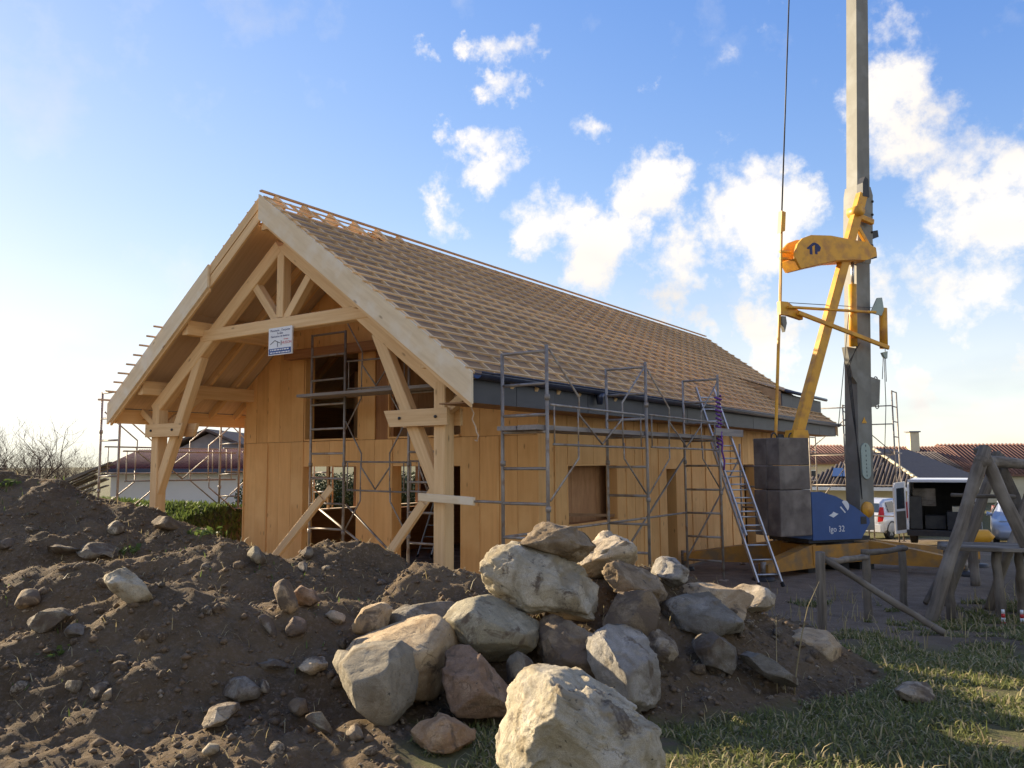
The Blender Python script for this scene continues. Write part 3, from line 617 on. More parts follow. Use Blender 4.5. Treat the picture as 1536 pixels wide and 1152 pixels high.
    box('partition_wall', (XL+.2, 9.5, 2.61), (XR-.22, 9.6, 3.6), M_inner, house); box('partition_wall', (-2.2, 9.5, 3.61), (2.2, 9.6, 4.8), M_inner, house)
    # shed dormer at the far end with its own gutter
    y0, y1 = 15.3, LEN+.1
    for k in range(4): box('dormer_fascia_panel', (3.86, y0+k*(y1-y0)/4+.004, 3.74), (3.89, y0+(k+1)*(y1-y0)/4-.004, 4.17), M_zinc, house)
    beam('dormer_sheet', (2.62, (y0+y1)/2, 4.705), (3.99, (y0+y1)/2, 4.225), y1-y0, .03, M_deck, house, (.33, 0, .94), 0)
    prism('dormer_cheek', [(2.66, 4.66), (3.86, 4.22), (3.86, 3.80)], (0, y0+.02, 0), (1, 0, 0), (0, 0, 1), .03, M_deck, house)
    for k in range(6):
        t = k/5; x = 2.75+t*1.18; beam('tile_batten', (x, y0-.03, 4.70-(x-2.62)*.35), (x, y1+.1, 4.70-(x-2.62)*.35), .036, .03, M_batten, house, (.33, 0, .94), 0)
    g = MB().tube([(4.03, y0-.05, 4.22), (4.03, y1+.15, 4.22)], .05, 10); g.build('dormer_gutter', M_gutter, house, True)
build_walls()
# dangling cable under the right eave
tag(tube('cable', [(4.10, .35, 3.12), (4.11, .35, 2.95), (4.15, .35, 2.88), (4.12, .35, 2.80), (4.17, .36, 2.70), (4.19, .36, 2.62), (4.22, .36, 2.58), (4.20, .36, 2.50), (4.16, .36, 2.52)], .010, M_soffit, None, 6), 'loose pale cable dangling from the eave beside the porch post', 'cable')

# ------------------------------------------------------------------ sign on the tie beam
def build_sign():
    t = thing('company_sign', (.12, .33, 4.24), 'white square builder sign with a blue base hung on the tie beam', 'sign')
    Mf = lambda x, z, dy=0: Matrix.Translation((.12+x, .345-dy, 4.24+z)) @ Matrix.Rotation(R(90), 4, 'X')
    box('sign_panel', (-.17, .345, 4.015), (.41, .375, 4.475), M_white, t)
    box('blue_band', (-.155, .341, 4.03), (.395, .3445, 4.125), M_signblue, t)
    for b, z, s in (('Menuiserie _Charpente', .185, .052), ('Escalier', .135, .05), ('Fabrication de fenêtres', .085, .05)): text_part('lettering', b, s, Mf(0, z, .001), M_navy, t, .001)
    text_part('red_lettering', 'Groupe', .036, Mf(.15, .03, .001), M_red, t, .001)
    text_part('red_lettering', 'HUSSON', .062, Mf(.165, -.03, .001), M_red, t, .001)
    for z in (-.14, -.185):      # two lines of white print too small to read: broken strokes
        x = -.24
        while x < .22:
            w = rnd.uniform(.02, .07); box('small_print', (.12+x, .3395, 4.24+z-.010), (.12+min(x+w, .25), .3405, 4.24+z+.010), M_white, t); x += w+.014
    lg = MB()
    for p, q in (((-.24, -.04), (-.13, .02)), ((-.13, .02), (.0, -.03)), ((-.06, -.005), (-.06, -.09)), ((.03, .01), (.03, -.07))):
        lg.tube([(.12+p[0], .3435, 4.24+p[1]), (.12+q[0], .3435, 4.24+q[1])], .006, 4)
    lg.build('house_emblem', M_ink, t)
build_sign()

# ------------------------------------------------------------------ scaffolding
TR = .0242
def scaf_frame(t, p_in, p_out, z0, z1, rungs, ext=0):
    """one ladder frame: two uprights and rungs"""
    f = rod('upright', (*p_in, z0), (*p_in, z1), TR, M_steel, t); rod('upright', (*p_out, z0), (*p_out, z1+ext), TR, M_steel, t)
    for z in rungs: rod('rung', (*p_in, z), (*p_out, z), .02, M_steel, t)
    for p in (p_in, p_out):
        m = MB().box((p[0]-.07, p[1]-.07, z0-.01), (p[0]+.07, p[1]+.07, z0+.008)); m.build('base_plate', M_steel, t)
def coupler(t, x, y, z):
    o = tube('coupler', [(x+.004, y, z-.035), (x+.004, y, z+.035)], .036, M_steel, t, 8)
def guard(t, a, b, z0, z1):
    """guard rail frame with rails, stanchions and folded diagonal braces between two uprights a, b (xy)"""
    a = Vector((*a, 0)); b = Vector((*b, 0)); Z = Vector((0, 0, 1)); d = b-a
    P = lambda u, z: a+d*u+Z*z
    rod('guard_rail', P(.03, z1), P(.97, z1-.02), .016, M_steel, t); rod('guard_rail', P(.05, z0), P(.97, z0-.02), .016, M_steel, t)
    for u in (.06, .27, .72, .93): rod('stanchion', P(u, z0), P(u, z1), .011, M_steel, t, 6)
    for s in (0, 1):
        e = lambda u: u if s == 0 else 1-u
        tube('brace', [P(e(.02), z1+.72), P(e(.28), z1+.14), P(e(.28), z1-.1), P(e(.5), z0+.02)], .014, M_steel, t, 6)
        tube('brace', [P(e(.02), z0-.72), P(e(.27), z0-.18), P(e(.27), z0+.05)], .014, M_steel, t, 6)
def build_side_scaffold():
    t = thing('scaffolding', (4.95, 3.3, 0), 'three bay grey scaffold standing along the eave side wall', 'scaffolding')
    Ys = [.36, 3.27, 6.40, 9.5]; tops = [3.66, 3.72, 3.78, 3.5]
    for y, zt in zip(Ys, tops):
        zr = [zt-.02, zt-.44, zt-.84, 2.60, 2.13, 1.68, 1.24, .8, .36] if y < 9 else [2.1, 1.65, 1.2, .75, .3]
        scaf_frame(t, (4.62, y), (5.32, y), hz(5.0, y)+.01, zt if y < 9 else 2.6, zr, .06)
        if y < 9:
            for z in (zt-.62, 1.62): coupler(t, 5.32, y, z)
            coupler(t, 4.62, y, 2.2)
    for y0, y1 in zip(Ys[:-1], Ys[1:]):
        if y0 > 6: continue
        guard(t, (5.32, y0), (5.32, y1), 2.44, 2.95)
        for k in range(2): box('deck_board', (4.66+k*.32, y0-.18 if y0 < 1 else y0+.02, 2.625), (4.96+k*.32, y1-.02, 2.68+.006*k), M_plank, t)
    rod('long_rail', (4.62, .36, 1.24), (4.62, 6.4, 1.24), .018, M_steel, t)
    rod('diagonal', (4.62, 6.4, .4), (4.62, 9.5, 2.3), .018, M_steel, t); rod('diagonal', (4.62, 3.27, .4), (4.62, 6.4, 2.3), .018, M_steel, t)
    box('toe_board', (5.345, 6.1, 2.69), (5.37, 7.6, 2.83), M_plank, t)
build_side_scaffold()
def build_porch_scaffold():
    t = thing('scaffolding', (.6, 1.9, 0), 'scaffold tower inside the porch in front of the gable openings', 'scaffolding')
    scaf_frame(t, (-.80, 1.85), (.08, 1.85), 0.0, 4.62, [4.6, 4.2, 3.75, 3.3, 2.85, 2.4, 1.95, 1.5, 1.05, .6, .25])
    scaf_frame(t, (1.62, 1.85), (2.45, 1.85), 0.0, 3.9, [3.88, 3.4, 2.9, 2.4, 1.9, 1.4, .9, .4])
    guard(t, (.08, 1.85), (1.62, 1.85), 1.75, 2.25); guard(t, (.08, 1.85), (1.62, 1.85), 3.55, 4.05)
    guard(t, (1.62, 1.85), (2.45, 1.85), 1.75, 2.25)
    for k in range(2): box('deck_board', (-.75, 1.45+k*.30, 3.42), (2.5, 1.74+k*.30, 3.47+.006*k), M_plank, t)
    rod('diagonal', (-.8, 1.9, 1.5), (1.4, 1.9, .35), .02, M_steel, t); rod('diagonal', (1.62, 1.9, .4), (.08, 1.9, 1.5), .02, M_steel, t)
    for x in (-.8, .08, 1.62): 
        for z in (2.2, 1.0): coupler(t, x, 1.85, z)
build_porch_scaffold()
def build_left_scaffold():
    t = thing('scaffolding', (-5.2, 2, 0), 'scaffold seen beyond the far porch post along the hidden side wall', 'scaffolding')
    for y, zt in ((.5, 3.72), (3.35, 3.7), (6.2, 3.7)):
        scaf_frame(t, (-4.9, y), (-5.6, y), hz(-5.2, y), zt, [zt-.02, zt-.55, zt-1.0, 2.0, 1.5, 1.05, .6])
        for z in (2.9, 1.7): coupler(t, -5.6, y, z)
    for y0, y1 in ((.5, 3.35), (3.35, 6.2)): guard(t, (-5.6, y0), (-5.6, y1), 2.05, 2.6); guard(t, (-4.9, y0), (-4.9, y1), 1.9, 2.5)
    box('deck_board', (-5.55, 3.2, .78), (-4.95, 6.3, .83), M_pine, t)
build_left_scaffold()
def build_far_scaffold():
    t = thing('scaffolding', (3.9, 21.5, -.4), 'scaffold tower rising behind the far gable beside the crane mast', 'scaffolding')
    z0 = -.45
    for x, zt in ((3.2, 4.55), (4.35, 4.1), (5.0, 4.5), (5.9, 4.5)):
        scaf_frame(t, (x, 20.6), (x, 21.4), z0, zt, [zt-.02-.5*i for i in range(9)])
    for z in (.4, 1.4, 2.4, 3.4, 4.0): rod('guard_rail', (3.2, 20.6, z), (5.9, 20.6, z), .02, M_steel, t)
    for a, b, z in ((3.2, 4.35, .5), (4.35, 5.9, 1.0), (5.9, 4.35, 2.4), (3.2, 5.0, 2.6)): rod('brace', (a, 20.62, z), (b, 20.62, z+1.5), .016, M_steel, t)
    box('deck_board', (3.1, 20.65, 2.42), (6.0, 21.3, 2.47), M_plank, t)
build_far_scaffold()

# ------------------------------------------------------------------ ladders, props, planks
def ladder(name, foot, top, w, label, n=None, double=False, side=None):
    foot = Vector(foot); top = Vector(top); ax = (top-foot).normalized(); l = (top-foot).length
    sd_ = Vector(side).normalized() if side else ax.cross(Vector((0, 0, 1))).normalized(); nm = sd_.cross(ax)
    t = thing(name, foot, label, 'ladder')
    def sect(a, b, off, ww):
        o = nm*off
        for s in (-1, 1): beam('stile', foot+ax*a+sd_*s*ww/2+o, foot+ax*b+sd_*s*ww/2+o, .026, .065, M_alu, t, nm, 0)
        k = int((b-a)/.28)
        for i in range(k): 
            c = foot+ax*(a+.2+i*.28)+o; rod('rung', c-sd_*ww/2, c+sd_*ww/2, .016, M_alu, t, 6)
    if double: sect(0, l*.70, 0, w); sect(l*.22, l, .075, w-.07)
    else: sect(0, l, 0, w)
    for s in (-1, 1): beam('foot_pad', foot+sd_*s*w/2-ax*.03, foot+sd_*s*w/2+ax*.05, .035, .08, M_rubber, t, nm)
    return t
ladder('extension_ladder', (6.28, 6.12, hz(6.28, 6.12)+.03), (4.66, 7.35, 3.66), .44, 'long aluminium extension ladder leaning against the scaffold and eave', double=True, side=(.72, .69, 0))
ladder('step_ladder', (-2.10, 6.55, .01), (-1.9, 6.95, 1.35), .34, 'small aluminium ladder standing inside the doorway behind the porch post', side=(1, .4, 0))
pr = rnd
st = thing('purple_strap', (5.0, 6.4, 2.4), 'purple strap knotted round the scaffold upright at the ladder', 'strap')
tube('strap_loop', [(5.32+(.045+.02*math.sin(i*2.1))*math.cos(i*.9), 6.4+(.045+.02*math.sin(i*1.7))*math.sin(i*.9), 3.45-.011*i) for i in range(90)], .017, M_purple, st, 6)
tube('strap_tail', [(5.36, 6.37, 2.75), (5.38, 6.40, 2.55), (5.37, 6.38, 2.40), (5.40, 6.42, 2.22), (5.39, 6.40, 2.05)], .018, M_purple, st, 6)
def prop(p0, p1, label):
    t = thing('timber_prop', p0, label, 'prop'); d = (Vector(p1)-Vector(p0)).normalized(); s = d.cross(Vector((0, 1, 0))).normalized()
    beam('plank', Vector(p0), Vector(p1), .04, .14, M_pine, t, s); beam('plank', Vector(p0)+Vector((.02, -.05, .012)), Vector(p1)+Vector((.02, -.05, .012))-d*.25, .04, .14, M_pine, t, s)
prop((-1.35, 1.0, .02), (-.02, 1.66, 1.80), 'pale plank prop slanting up to the left porch opening')
prop((1.35, .95, .02), (2.35, 1.62, 1.78), 'pale plank prop slanting up behind the porch post')
tag(beam('timber_batten', (3.22, .30, 1.74), (4.22, .26, 1.70), .05, .11, M_barge, None), 'pale timber batten fixed level across the porch post', 'batten')
tag(rod('scaffold_tie', (4.2, .27, 1.70), (4.63, .36, 1.69), .018, M_steel), 'short steel tie between the level batten and the scaffold', 'tie')

# ------------------------------------------------------------------ crane
def build_crane():
    t = thing('self_erecting_crane', (7.05, 10.31, 0), 'yellow self erecting crane with grey mast and concrete counterweights', 'crane')
    Ax = Vector((.5029, .8643, 0)).normalized(); Nn = Vector((-Ax.y, Ax.x, 0)); O = Vector((7.05, 10.31, 0))
    B = Matrix((Ax, Nn, Vector((0, 0, 1)))).transposed().to_4x4(); B.translation = O
    P = lambda u, z, n=0: O+Ax*u+Nn*n+Vector((0, 0, z))
    def loft(name, secs, mat, parent=t):
        """rectangular sections (u0,u1,n0,n1,z) lofted upward"""
        v = []; f = []
        for (u0, u1, n0, n1, z0, z1) in secs: v += [P(u0, z0, n0), P(u1, z1, n0), P(u1, z1, n1), P(u0, z0, n1)]
        for i in range(len(secs)-1):
            for k in range(4): a = 4*i+k; b = 4*i+(k+1) % 4; f.append((a, b, b+4, a+4))
        f += [(3, 2, 1, 0), tuple(range(4*len(secs)-4, 4*len(secs)))]
        return mesh_obj(name, v, f, mat, parent, False, P(0, secs[0][4]))
    def plate(name, poly, n, th, mat, parent=t): return prism(name, poly, O+Nn*n, Ax, (0, 0, 1), th, mat, parent)
    # mast
    ms = loft('mast', [(-.40, .0, -.19, .17, .75, .75), (-.36, .06, -.19, .17, 2.2, 2.2), (-.30, .11, -.18, .16, 3.6, 3.6), (-.13, .27, -.18, .16, 6.6, 6.6)], M_mast)
    loft('mast_joint', [(-.14, .28, -.19, .17, 6.5, 6.5), (-.12, .33, -.22, .19, 6.8, 6.8), (-.02, .42, -.22, .19, 8.05, 8.05), (.0, .41, -.18, .16, 8.25, 8.25)], M_mast)
    loft('mast_upper', [(.02, .40, -.16, .14, 8.2, 8.2), (.36, .72, -.15, .13, 13.8, 13.8)], M_mast)
    plate('joint_lug', [(.36, 7.05), (.62, 7.15), (.60, 7.30), (.38, 7.25)], -.1, .1, M_dark, ms); plate('joint_lug', [(.30, 6.62), (.52, 6.66), (.52, 6.80), (.30, 6.85)], -.1, .12, M_dark, ms)
    plate('bracket', [(-.27, 4.60), (-.55, 4.62), (-.42, 3.98), (-.30, 3.85), (-.26, 4.5)], -.12, .14, M_mast, ms)
    plate('cable_guide', [(.15, 3.35), (.38, 3.42), (.44, 3.95), (.10, 4.02)], -.05, .2, M_mast, ms)
    for z in (3.38, 3.98): tube('guide_ring', [P(.42+.05*math.cos(a), z+.05*math.sin(a), -.05) for a in [i*math.pi/4 for i in range(9)]], .012, M_mast, ms, 6)
    # oval plate with tick marks
    ov = [(-.20+.16*math.cos(a), (2.42 if math.sin(a) >= 0 else 1.98)+.16*math.sin(a)) for a in [i*math.pi/8 for i in range(16)]]
    pl = plate('mast_plate', [(x*.85+.0, z) for x, z in ov], -.205, .02, M_plate, ms)
    for k, zz in enumerate((2.50, 2.39, 2.29, 2.19, 2.11, 2.03, 1.95, 1.87)): plate('plate_mark', [(-.178, zz), (-.162, zz), (-.162, zz+(.03 if k in (3, 4) else .045)), (-.178, zz+.04)], -.217, .004, M_ink, pl)
    tube('pivot_boss', [P(-.20, 1.18, -.19), P(-.20, 1.18, -.24)], [.17, .16], M_yel, ms, 16)
    for z in (6.9, 7.2, 7.6, 7.9):
        for u in (-.02, .30): tube('bolt', [P(u+(z-6.8)*.08, z, -.215), P(u+(z-6.8)*.08, z, -.245)], .028, M_dark, ms, 6)
    for k in range(3): tube('hose', [P(-.34+.03*k, 4.7, -.30), P(-.62-.04*k, 4.2, -.30), P(-.45-.03*k, 3.2, -.22), P(-.40+.02*k, 2.2, -.21), P(-.34, 1.4, -.21)], .008, M_rubber, ms, 5)
    plate('warning_label', [(-.22, 3.0), (-.08, 3.0), (-.15, 3.13)], -.195, .006, M_yel, ms)
    # counterweights
    for z0, z1, k in ((.76, 1.645, 0), (1.655, 2.115, 1), (2.125, 2.66, 2)):
        for n0, n1 in ((-.62, -.27), (-.262, .10)):
            o = loft('counterweight_block', [(-2.96+.01*k, -2.165, n0, n1, z0, z0), (-2.96+.01*k, -2.165, n0, n1, z1, z1)], M_conc)
            bv = o.modifiers.new('bevel', 'BEVEL'); bv.width = .018; bv.segments = 2
    plate('lifting_eye', [(-2.7, 2.66), (-2.5, 2.66), (-2.55, 2.74), (-2.65, 2.74)], -.3, .05, M_dark)
    for u in (-2.85, -2.4): tube('lifting_loop', [P(u+.07*math.cos(a), 2.66+.10*math.sin(a), -.4) for a in [math.pi*i/6 for i in range(7)]], .014, M_dark, t, 6)
    # blue side plates
    bp = [(-2.15, .66), (-2.15, 1.60), (-1.90, 1.60), (-1.50, 1.50), (-1.0, 1.28), (-.62, 1.04), (-.60, .95), (-.86, .64)]
    for n in (-.60, .60):
        b = plate('side_plate', bp, n, .03, M_blue)
        if n < 0:
            hw = [(-1.28+.115*math.cos(a), 1.30+.115*math.sin(a)) for a in [R(-50+180*i/10) for i in range(11)]]
            plate('white_emblem', hw, n-.018, .004, M_white, b)
            plate('white_emblem', [(-1.415, 1.285), (-1.385, 1.30), (-1.26, 1.18), (-1.285, 1.165)], n-.018, .004, M_white, b)
            plate('white_emblem', [(-1.72, 1.13), (-1.64, 1.16), (-1.59, 1.20), (-1.52, 1.17), (-1.46, 1.155), (-1.53, 1.12), (-1.60, 1.085), (-1.66, 1.11)], n-.018, .004, M_white, b)
            Mt = B @ Matrix.Translation((-1.52, n-.018, .855)) @ Matrix.Rotation(R(90), 4, 'X')
            text_part('lettering', 'Igo 32', .17, Mt, M_white, b, .002)
            plate('access_hole', [(-.86, .93), (-.70, .93), (-.70, 1.08), (-.86, 1.08)], n-.018, .004, M_dark, b)
    loft('slewing_platform', [(-2.2, -.55, -.55, .55, .60, .60), (-2.2, -.55, -.55, .55, .68, .68)], M_dark)
    tube('slew_ring', [P(-1.2, .38), P(-1.2, .60)], .55, M_dark, t, 20)
    # undercarriage: box and outriggers with tapered arms
    ch = loft('chassis', [(-2.1, -.2, -.55, .55, .18, .18), (-2.1, -.2, -.55, .55, .55, .55)], M_yelmud)
    for (u0, n0, u1, n1) in ((-2.0, -.4, -3.55, -.75), (-.3, -.4, 1.9, -1.1), (-2.0, .4, -3.6, 1.6), (-.3, .4, 1.6, 1.7), (-.5, -.5, .3, -2.0)):
        a = P(u0, 0, n0); b = P(u1, 0, n1); dv = (b-a); l = dv.length; dv.normalize()
        arm = prism('outrigger_arm', [(0, .12), (0, .58), (.2, .56), (l, .30), (l, .14)], a, dv, (0, 0, 1), .22, M_yelmud, t)
        tube('jack', [b+Vector((0, 0, .34)), b+Vector((0, 0, hz(b.x, b.y)+.08))], .055, M_steel, arm, 10)
        z = hz(b.x, b.y); tube('jack_foot', [b+Vector((0, 0, z-.02)), b+Vector((0, 0, z+.07))], [.24, .20], M_dark, arm, 12)
    for u in (-1.9, -1.2, -.5): # axle wheel stubs and blocks under the box
        loft('support_block', [(u-.2, u+.2, -.4, .4, -.25, -.25), (u-.2, u+.2, -.4, .4, .175, .175)], M_dark, ch)
    # strut from counterweight to mast joint
    def bar(name, a, b, w, h, mat, parent=t, n=-.34): return beam(name, P(*a, n), P(*b, n), w, h, mat, parent, Ax, .012)
    sr = bar('strut', (-2.20, 2.70), (-.06, 7.95), .15, .22, M_yel)
    loft('strut_foot', [(-2.42, -1.98, -.46, -.22, 2.662, 2.662), (-2.38, -2.02, -.46, -.22, 2.82, 2.82)], M_yel)
    bar('strut_link', (-.14, 7.45), (.22, 7.38), .1, .12, M_yel, sr); bar('strut_link', (-.22, 7.2), (.12, 6.75), .08, .10, M_yel, sr); tube('link_pin', [P(-.28, 7.55, -.5), P(-.28, 7.55, -.2)], .12, M_yel, sr, 12)
    plate('strut_head', [(-.12, 7.9), (.08, 7.9), (.07, 8.3), (-.02, 8.35), (-.1, 8.2)], -.34, .16, M_dark, sr)
    # lobe shaped jib stub with its mark
    lobe = [(.12, 6.58), (.10, 6.76), (-.20, 6.86), (-.55, 6.86), (-1.2, 6.88), (-1.75, 6.83), (-1.98, 6.74), (-2.13, 6.60), (-2.20, 6.42), (-2.20, 6.30), (-2.06, 6.10), (-1.6, 6.23), (-1.1, 6.36), (-.6, 6.43), (-.2, 6.46)]
    lb = plate('jib_foot', lobe, -.48, .05, M_yel); plate('jib_foot_inner', lobe, -.08, .05, M_yel)
    for a, b in zip(lobe[9:], lobe[10:]): prism('jib_web', [(0, -.18), (math.dist(a, b), -.18), (math.dist(a, b), .18), (0, .18)], P(*a, -.28), (P(*b, -.28)-P(*a, -.28)), Nn, .03, M_yel, lb)
    mk = lambda pts, nm='mark': plate(nm, [(-1.68+x, 6.54+z) for x, z in pts], -.508, .006, M_navy, lb)
    mk([(-.21, .0), (-.04, .13), (.02, .14), (.02, .09), (-.06, .05), (-.06, -.12), (-.13, -.12), (-.13, -.01), (-.19, -.02)])
    mk([(.022, .14), (.12, .11), (.18, .05), (.15, -.03), (.08, -.05), (.08, -.10), (.015, -.10), (.015, .03), (.022, .08)])
    # hoist tie rod, stay rods, cables
    tr = thing
    bar('tie_rod', (-2.70, 2.62), (-2.47, 5.2), .05, .06, M_yel, t, -.28); bar('tie_rod', (-2.47, 5.2), (-2.34, 7.05), .035, .045, M_yel, t, -.31); bar('tie_rod', (-2.44, 5.2), (-2.29, 7.0), .035, .045, M_yel, t, -.24)
    plate('rod_end', [(-2.40, 6.85), (-2.28, 6.9), (-2.24, 7.3), (-2.34, 7.32)], -.28, .10, M_yel)
    for z in (6.32, 6.46): bar('rod_link', (-2.42, z), (-2.12, z+.02), .05, .05, M_yel, t, -.30)
    plate('stay_bracket', [(-2.50, 5.15), (-2.50, 5.42), (-2.30, 5.42), (-1.9, 5.2), (-1.92, 5.08), (-2.3, 5.15)], -.30, .10, M_yel)
    bar('stay_bar', (-2.35, 5.30), (.10, 5.37), .05, .07, M_yel, t, -.40); bar('stay_bar', (-2.1, 5.2), (.42, 4.62), .06, .09, M_yel, t, -.42)
    plate('hook_block', [(-2.46, 5.12), (-2.36, 5.12), (-2.34, 4.98), (-2.40, 4.80), (-2.46, 4.98)], -.30, .08, M_mast)
    # hydraulic rams
    for (a, b, m_) in (((-.48, 4.62), (-.42, 5.95), M_yel), ((-.42, 5.95), (-.38, 6.5), M_alu), ((.42, 4.62), (.46, 5.50), M_yel)):
        rod('hydraulic_ram', P(*a, -.30), P(*b, -.30), .085 if m_ is M_yel else .035, m_, t, 12)
    plate('ram_plate', [(.0, 5.36), (.32, 5.32), (.40, 5.46), (.36, 5.72), (.22, 5.70)], -.36, .03, M_plate)
    plate('ram_foot', [(.34, 4.52), (.5, 4.56), (.48, 4.40), (.40, 4.42)], -.3, .06, M_plate)
    cb = lambda a, b, r_=.008: rod('cable', P(*a, -.28), P(*b, -.28), r_, M_dark, t, 5)
    cb((-2.31, 7.2), (-1.75, 13.2), .016); cb((-2.3, 5.42), (.3, 5.5)); cb((-.55, 5.3), (-1.0, 2.9)); cb((.42, 4.5), (.35, 3.95)); cb((.42, 3.4), (.25, 1.8)); cb((.44, 4.5), (.42, 3.4)); cb((.50, 5.5), (.47, 3.9))
build_crane()

# ------------------------------------------------------------------ boulders and stones
ICO = {}
def ico(n):
    if n not in ICO:
        b = bmesh.new(); bmesh.ops.create_icosphere(b, subdivisions=n, radius=1); ICO[n] = (np.array([v.co[:] for v in b.verts]), [tuple(v.index for v in f.verts) for f in b.faces]); b.free()
    return ICO[n]
VA3 = Vector((VA[0], VA[1], 0)); VB3 = Vector((VB[0], VB[1], 0))
def rock_mesh(poly, depth, seed, mat, sub, amp, facets):
    """poly: outline (x, z) in metres about the centre; body carved from a rounded block by the outline's facets, then fractured"""
    r_ = random.Random(seed); v, f = ico(sub); v = v.copy(); P = np.array(poly); ext = np.abs(P).max(0)
    if sum(P[i][0]*P[(i+1) % len(P)][1]-P[(i+1) % len(P)][0]*P[i][1] for i in range(len(P))) < 0: P = P[::-1]
    ang = facets >= 4
    v = np.sign(v)*np.abs(v)**(.72 if ang else .85)
    v *= np.array([ext[0]*1.25, depth, ext[1]*1.25])
    for i in range(len(P)):
        a, b = P[i], P[(i+1) % len(P)]; e = b-a; l = np.linalg.norm(e)
        if l < 1e-5: continue
        n2 = np.array([e[1], -e[0]])/l; o = n2@a
        if o < .12*ext.min(): continue
        t = r_.uniform(-.55, .30); n3 = np.array([n2[0]*math.cos(t), math.sin(t), n2[1]*math.cos(t)]); o *= math.cos(t)
        q = v@n3-o; v -= np.maximum(q, 0)[:, None]*n3*(1 if ang else .93)
    m = ext.mean()
    for k in range(facets+(4 if ang else 0)):
        a = r_.uniform(0, 2*math.pi); c = r_.uniform(.25, .95); n3 = np.array([math.cos(a)*math.sqrt(1-c*c), -c if k % 4 else c, math.sin(a)*math.sqrt(1-c*c)])
        sup = (v@n3).max(); o = sup*r_.uniform(.68, .92); q = v@n3-o; v -= np.maximum(q, 0)[:, None]*n3*(.985 if ang else .85)
    nn = v/(np.linalg.norm(v, axis=1)[:, None]+1e-9)
    if ang and sub >= 4:   # fracture cells: each patch breaks on its own tilted plane
        R2 = np.random.default_rng(seed); idx = R2.choice(len(v), 46 if sub > 4 else 22, replace=False); sp = v[idx]; w = v+.10*m*np.stack([fbm(v[:, 0]*4/m+7*k, v[:, 1]*4/m, v[:, 2]*4/m, seed+40+k, 2) for k in range(3)], -1)
        d2 = ((w[:, None, :]-sp[None])**2).sum(-1); near_ = d2.argmin(1); dr = R2.normal(size=sp.shape); dr /= np.linalg.norm(dr, axis=1)[:, None]; st = R2.uniform(-.03, .03, len(sp))*m
        v = v+nn*(.17*((v-sp[near_])*dr[near_]).sum(1)+st[near_])[:, None]*(amp/.06)
    s = 1.6/m
    d = amp*m*(.7*fbm(v[:, 0]*s, v[:, 1]*s, v[:, 2]*s, seed, 3)+.45*(.5-np.abs(fbm(v[:, 0]*s*2.6+5, v[:, 1]*s*2.6, v[:, 2]*s*2.6, seed+9, 3, .6)))+.28*fbm(v[:, 0]*s*6, v[:, 1]*s*6, v[:, 2]*s*6, seed+5, 3, .65)+.20*fbm(v[:, 0]*s*15, v[:, 1]*s*15, v[:, 2]*s*15, seed+3, 2, .6))
    v = v+nn*d[:, None]
    return md(v, f, mat, True)
ROCKS_LABELS = []
def rock(name, label, poly, d, mat, seed, depth=None, sub=5, amp=.07, facets=6, sink=0, group=None, cat='rock'):
    P = np.array(poly, float); c = (P.min(0)+P.max(0))/2; muddy = d is None or 'buried' in label or 'patchy' in label or 'round brown' in label
    if d is None:
        lo = P[:, 1].max(); xm = P[P[:, 1] > lo-.35*(lo-P[:, 1].min())-1, 0].mean(); _, d = ground_hit(xm, lo-.12*(lo-P[:, 1].min()))
        d = d*1.0
    k = d/FPX*(1.06 if 4.5 < d < 7.6 and not muddy else 1.0); pl = [((x-c[0])*k, -(y-c[1])*k) for x, y in P]; w = (P[:, 0].max()-P[:, 0].min())*k; h = (P[:, 1].max()-P[:, 1].min())*k
    dep = depth if depth else .5*(.6*w+.4*h)
    dirx = Vector(_r[:3].tolist()); V = Vector(ray(*c).tolist()); B = Vector((V.x, V.y, 0)).normalized(); A = Vector((B.y, -B.x, 0))
    M = Matrix((A, B, Vector((0, 0, 1)))).transposed().to_4x4(); M.translation = Vector(at(c[0], c[1], d))
    o = link(name, rock_mesh(pl, dep, seed, (RKD if muddy else RK)[mat], sub, amp, facets), M)
    return tag(o, label, cat, group)
